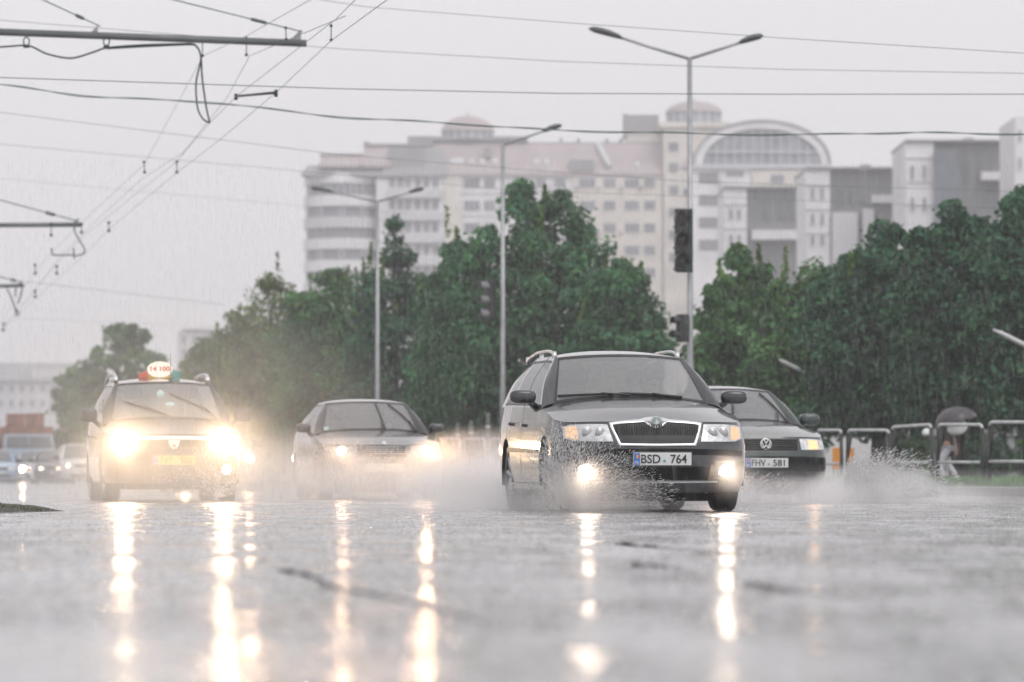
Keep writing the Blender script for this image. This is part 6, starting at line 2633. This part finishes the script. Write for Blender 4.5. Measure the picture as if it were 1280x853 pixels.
def spray(cars):
    sk, vw, tx, sd = cars
    wm = water_mat('splashing water')
    P = plume
    # low mist along the whole wet road between and behind the cars
    P('thin mist lying over the wet road', (-1.0, 53, .10), (10, 17, .50), .06, .45, .7, .9)
    P('mist around the front of the taxi', (-4.1, 46.4, .45), (1.8, 2.0, .95), .15, .72, 1.5, 1.0)
    P('wide thin mist around the taxi and its lights', (-4.3, 46.5, .9), (3.2, 4.5, 1.9), .055, .78, .8, 1.0)
    P('mist between taxi and saloon', (-2.8, 50.0, .30), (1.5, 3.2, .70), .30, .62, 1.4)
    P('mist before the saloon', (-1.6, 50.2, .28), (1.8, 1.7, .40), .52, .62, 1.8, .9)
    P('bright mist right of the saloon', (-.35, 50.5, .35), (1.35, 3.0, .66), .6, .62, 1.5)
    P('mist along the left side of the station wagon', (-.15, 36.4, .06), (1.0, 3.0, .34), .5, .5, 2.6)
    P('mist behind the station wagon', (.1, 41.5, .15), (1.8, 2.6, .50), .55, .5, 1.8)
    P('spray cloud at the front wheel of the station wagon', (.66, 33.5, .08), (.72, .55, .40), 1.9, .6, 4.5)
    P('mist under the station wagon', (.75, 36.4, .02), (1.15, 1.7, .36), 1.3, .3, 2.4)
    P('small mist added for the bloom of the right fog lamp of the station wagon', (1.93, 33.75, .34), (.34, .34, .30), .55, .6, 3.0)  # added volume that gives the lamp its soft bloom
    P('mist before the green saloon', (2.9, 44.6, .04), (1.9, 1.3, .32), 1.3, .5, 2.2)
    P('white splash right of the green saloon', (4.30, 45.6, .06), (.95, .9, .44), 4.5, .1, 3.2, 1.2)
    P('spent splash further right', (4.85, 45.8, .03), (1.15, 1.0, .26), 1.3, .1, 3.0)
    # flying drops
    a = gp(700, 636)
    fan('splash', 'drops thrown up by the front wheel of the station wagon', (a.x - .02, 33.75, .03), 26000, (2, 122), ([0, 10, 30, 60, 90, 120], [1.0, 1.0, .80, .74, .80, .6]), .10, wm, (.002, .0075), seed=3)
    fan('splash', 'drops thrown outwards by the front wheel of the station wagon', (a.x - .05, 34.2, .02), 2600, (80, 176), ([80, 120, 180], [.45, .40, .55]), .15, wm, (.003, .008), seed=4)
    fan('splash', 'white splash thrown to the right by the green saloon', (3.92, 45.4, .02), 13000, (3, 84), ([0, 12, 30, 50, 84], [1.25, 1.35, 1.1, .85, .55]), .22, wm, (.004, .013), seed=5, power=1.25)
    fan('splash', 'drops around the wheels of the saloon', (-2.2, 50.9, .05), 5200, (15, 165), ([0, 60, 90, 180], [1.3, .8, .75, 1.0]), .3, wm, (.004, .011), seed=6)
    fan('splash', 'drops on the right of the saloon', (-.75, 51.2, .05), 3600, (15, 165), ([0, 60, 90, 180], [1.0, .75, .6, .8]), .3, wm, (.004, .010), seed=7)
    fan('splash', 'drops before the taxi', (-3.6, 47.3, .05), 3200, (10, 172), ([0, 60, 90, 180], [.9, .75, .65, 1.1]), .25, wm, (.003, .008), seed=8)
    fan('splash', 'drops in front of the green saloon', (2.75, 45.3, .02), 3200, (10, 170), ([0, 60, 90, 180], [.8, .4, .35, .8]), .25, wm, (.003, .009), seed=9)
    # rain bouncing off the road
    r = np.random.default_rng(31)
    n = 40000
    y = 8 + 45 * r.uniform(0, 1, n) ** 1.2
    x = r.uniform(-1, 1, n) * y * (690 / F)
    z = .002 + .032 * r.uniform(0, 1, n) ** 2.2
    D = np.stack([r.normal(0, .35, n), r.normal(0, .35, n), np.ones(n)], 1)
    D /= np.linalg.norm(D, axis=1, keepdims=True)
    W = r.uniform(.0010, .0030, n)
    Pq, Lq = np.stack([x, y, z], 1), W * r.uniform(2, 5, n)
    kq = n // 2
    drops_mesh('rain_splashes', Pq[:kq], D[:kq], Lq[:kq], W[:kq], wm, 'drops bouncing off the wet road')
    drops_mesh('rain_splashes', Pq[kq:], D[kq:], Lq[kq:], W[kq:], mat('dark sided water drops', (.22, .215, .21), .2), 'drops bouncing off the wet road, coloured as their dark sides')  # darker base colour stands for the shaded side of clear drops
    # falling rain
    r = np.random.default_rng(21)
    n = 26000
    y = 14 + 66 * r.uniform(0, 1, n) ** .75
    hw_ = y * (700 / F)
    x = r.uniform(-1, 1, n) * hw_
    z = r.uniform(0, 1, n) ** 1.15 * (H + y * .082)
    D = np.stack([np.full(n, .05) + r.normal(0, .025, n), r.normal(0, .02, n), -np.ones(n)], 1)
    D /= np.linalg.norm(D, axis=1, keepdims=True)
    L = r.uniform(.05, .17, n)
    W = r.uniform(.0007, .0016, n) * np.interp(y, [9, 40, 75], [.55, 1.0, 1.7])
    drops_mesh('rain', np.stack([x, y, z], 1), D, L, W, water_mat('falling rain', .155, (.85, .85, .86)), 'falling rain')


# ------------------------------------------------------------------ everything
SKY_S, CLOUD_S = 0.06, 0.70
ROAD_BUMP = 0.5


def main():
    setup()
    car_mats()
    M['lips'] = mat('lips', (.35, .13, .11), .5)
    M['hair'] = mat('hair', (.025, .018, .014), .6)
    M['drvjacket'] = mat('driver jacket', (.10, .10, .11), .8)
    M['darkcloth'] = mat('dark wet cloth', (.022, .022, .026), .7, vary=.2)
    M['palecloth'] = mat('pale trousers', (.60, .59, .64), .7, vary=.1)
    M['umbrella'] = mat('umbrella cloth', (.055, .048, .055), .35, vary=.15)
    M['bag'] = mat('white plastic bag', (.80, .80, .82), .35)
    M['rail'] = mat('worn rail paint', (.52, .53, .53), .4, .2, vary=.2, scale=5)
    M['raildark'] = mat('dark steel', (.025, .026, .028), .45, .2, vary=.2)
    M['orangeboard'] = mat('orange board', (.70, .27, .03), .5, vary=.1)
    M['galvdark'] = mat('weathered bracket steel', (.14, .15, .155), .5, .4, vary=.15, scale=2)
    M['wire'] = mat('overhead wire', (.12, .155, .155), .5)
    M['cable'] = mat('black cable', (.012, .026, .028), .5)
    M['paleheads'] = mat('pale lamp head', (.55, .55, .57), .4)
    M['skyl'] = mat('skylight glass', (.75, .76, .78), .1)
    M['wframe2'] = mat('grey frame', (.16, .165, .175), .5)
    M['glass_far'] = mat('lorry glass', (.10, .10, .10), .1, vary=.2)
    ring = ground()
    ridges()
    buildings()
    trees()
    woodland()
    furniture()
    fence()
    wires()
    truck()
    cars = car_things()
    driver(cars[0], 'driver with both hands on the wheel inside the dark blue-grey station wagon')
    driver(cars[3], 'driver behind the wiped windscreen of the saloon in the spray')
    pedestrian()
    gm = leaf_mat('verge grass', (.10, .26, .045), .4, .4)
    r = np.random.default_rng(5)
    n = 26000
    y = r.uniform(56, 84, n)
    x = kerb_x(y) + .2 + r.uniform(0, 1, n) ** 1.3 * 4.5
    blades('grass', np.stack([x, y, np.full(n, .12)], 1), .17, .022, gm)
    gi = leaf_mat('island grass', (.085, .10, .045), .4, .3)
    n = 2400
    t = np.sqrt(r.uniform(0, 1, n)) * .97
    a = r.uniform(0, 2 * np.pi, n)
    Pp = np.stack([ISL[0] + ISL[2] * t * np.cos(a), ISL[1] + ISL[3] * t * np.sin(a), .070 * (1 - t**2.2)], 1)
    keep = np.sin(Pp[:, 0] * 9) + np.sin(Pp[:, 1] * 5 + 1) + r.normal(0, .6, n) > -.5
    blades('grass', Pp[keep], .030, .010, gi, 1.6)
    spray(cars)
    vol_box('haze', (-262, -40, -1), (262, 960, 80), HAZE, (.95, .94, .96), .3)


HAZE = .00080
main()
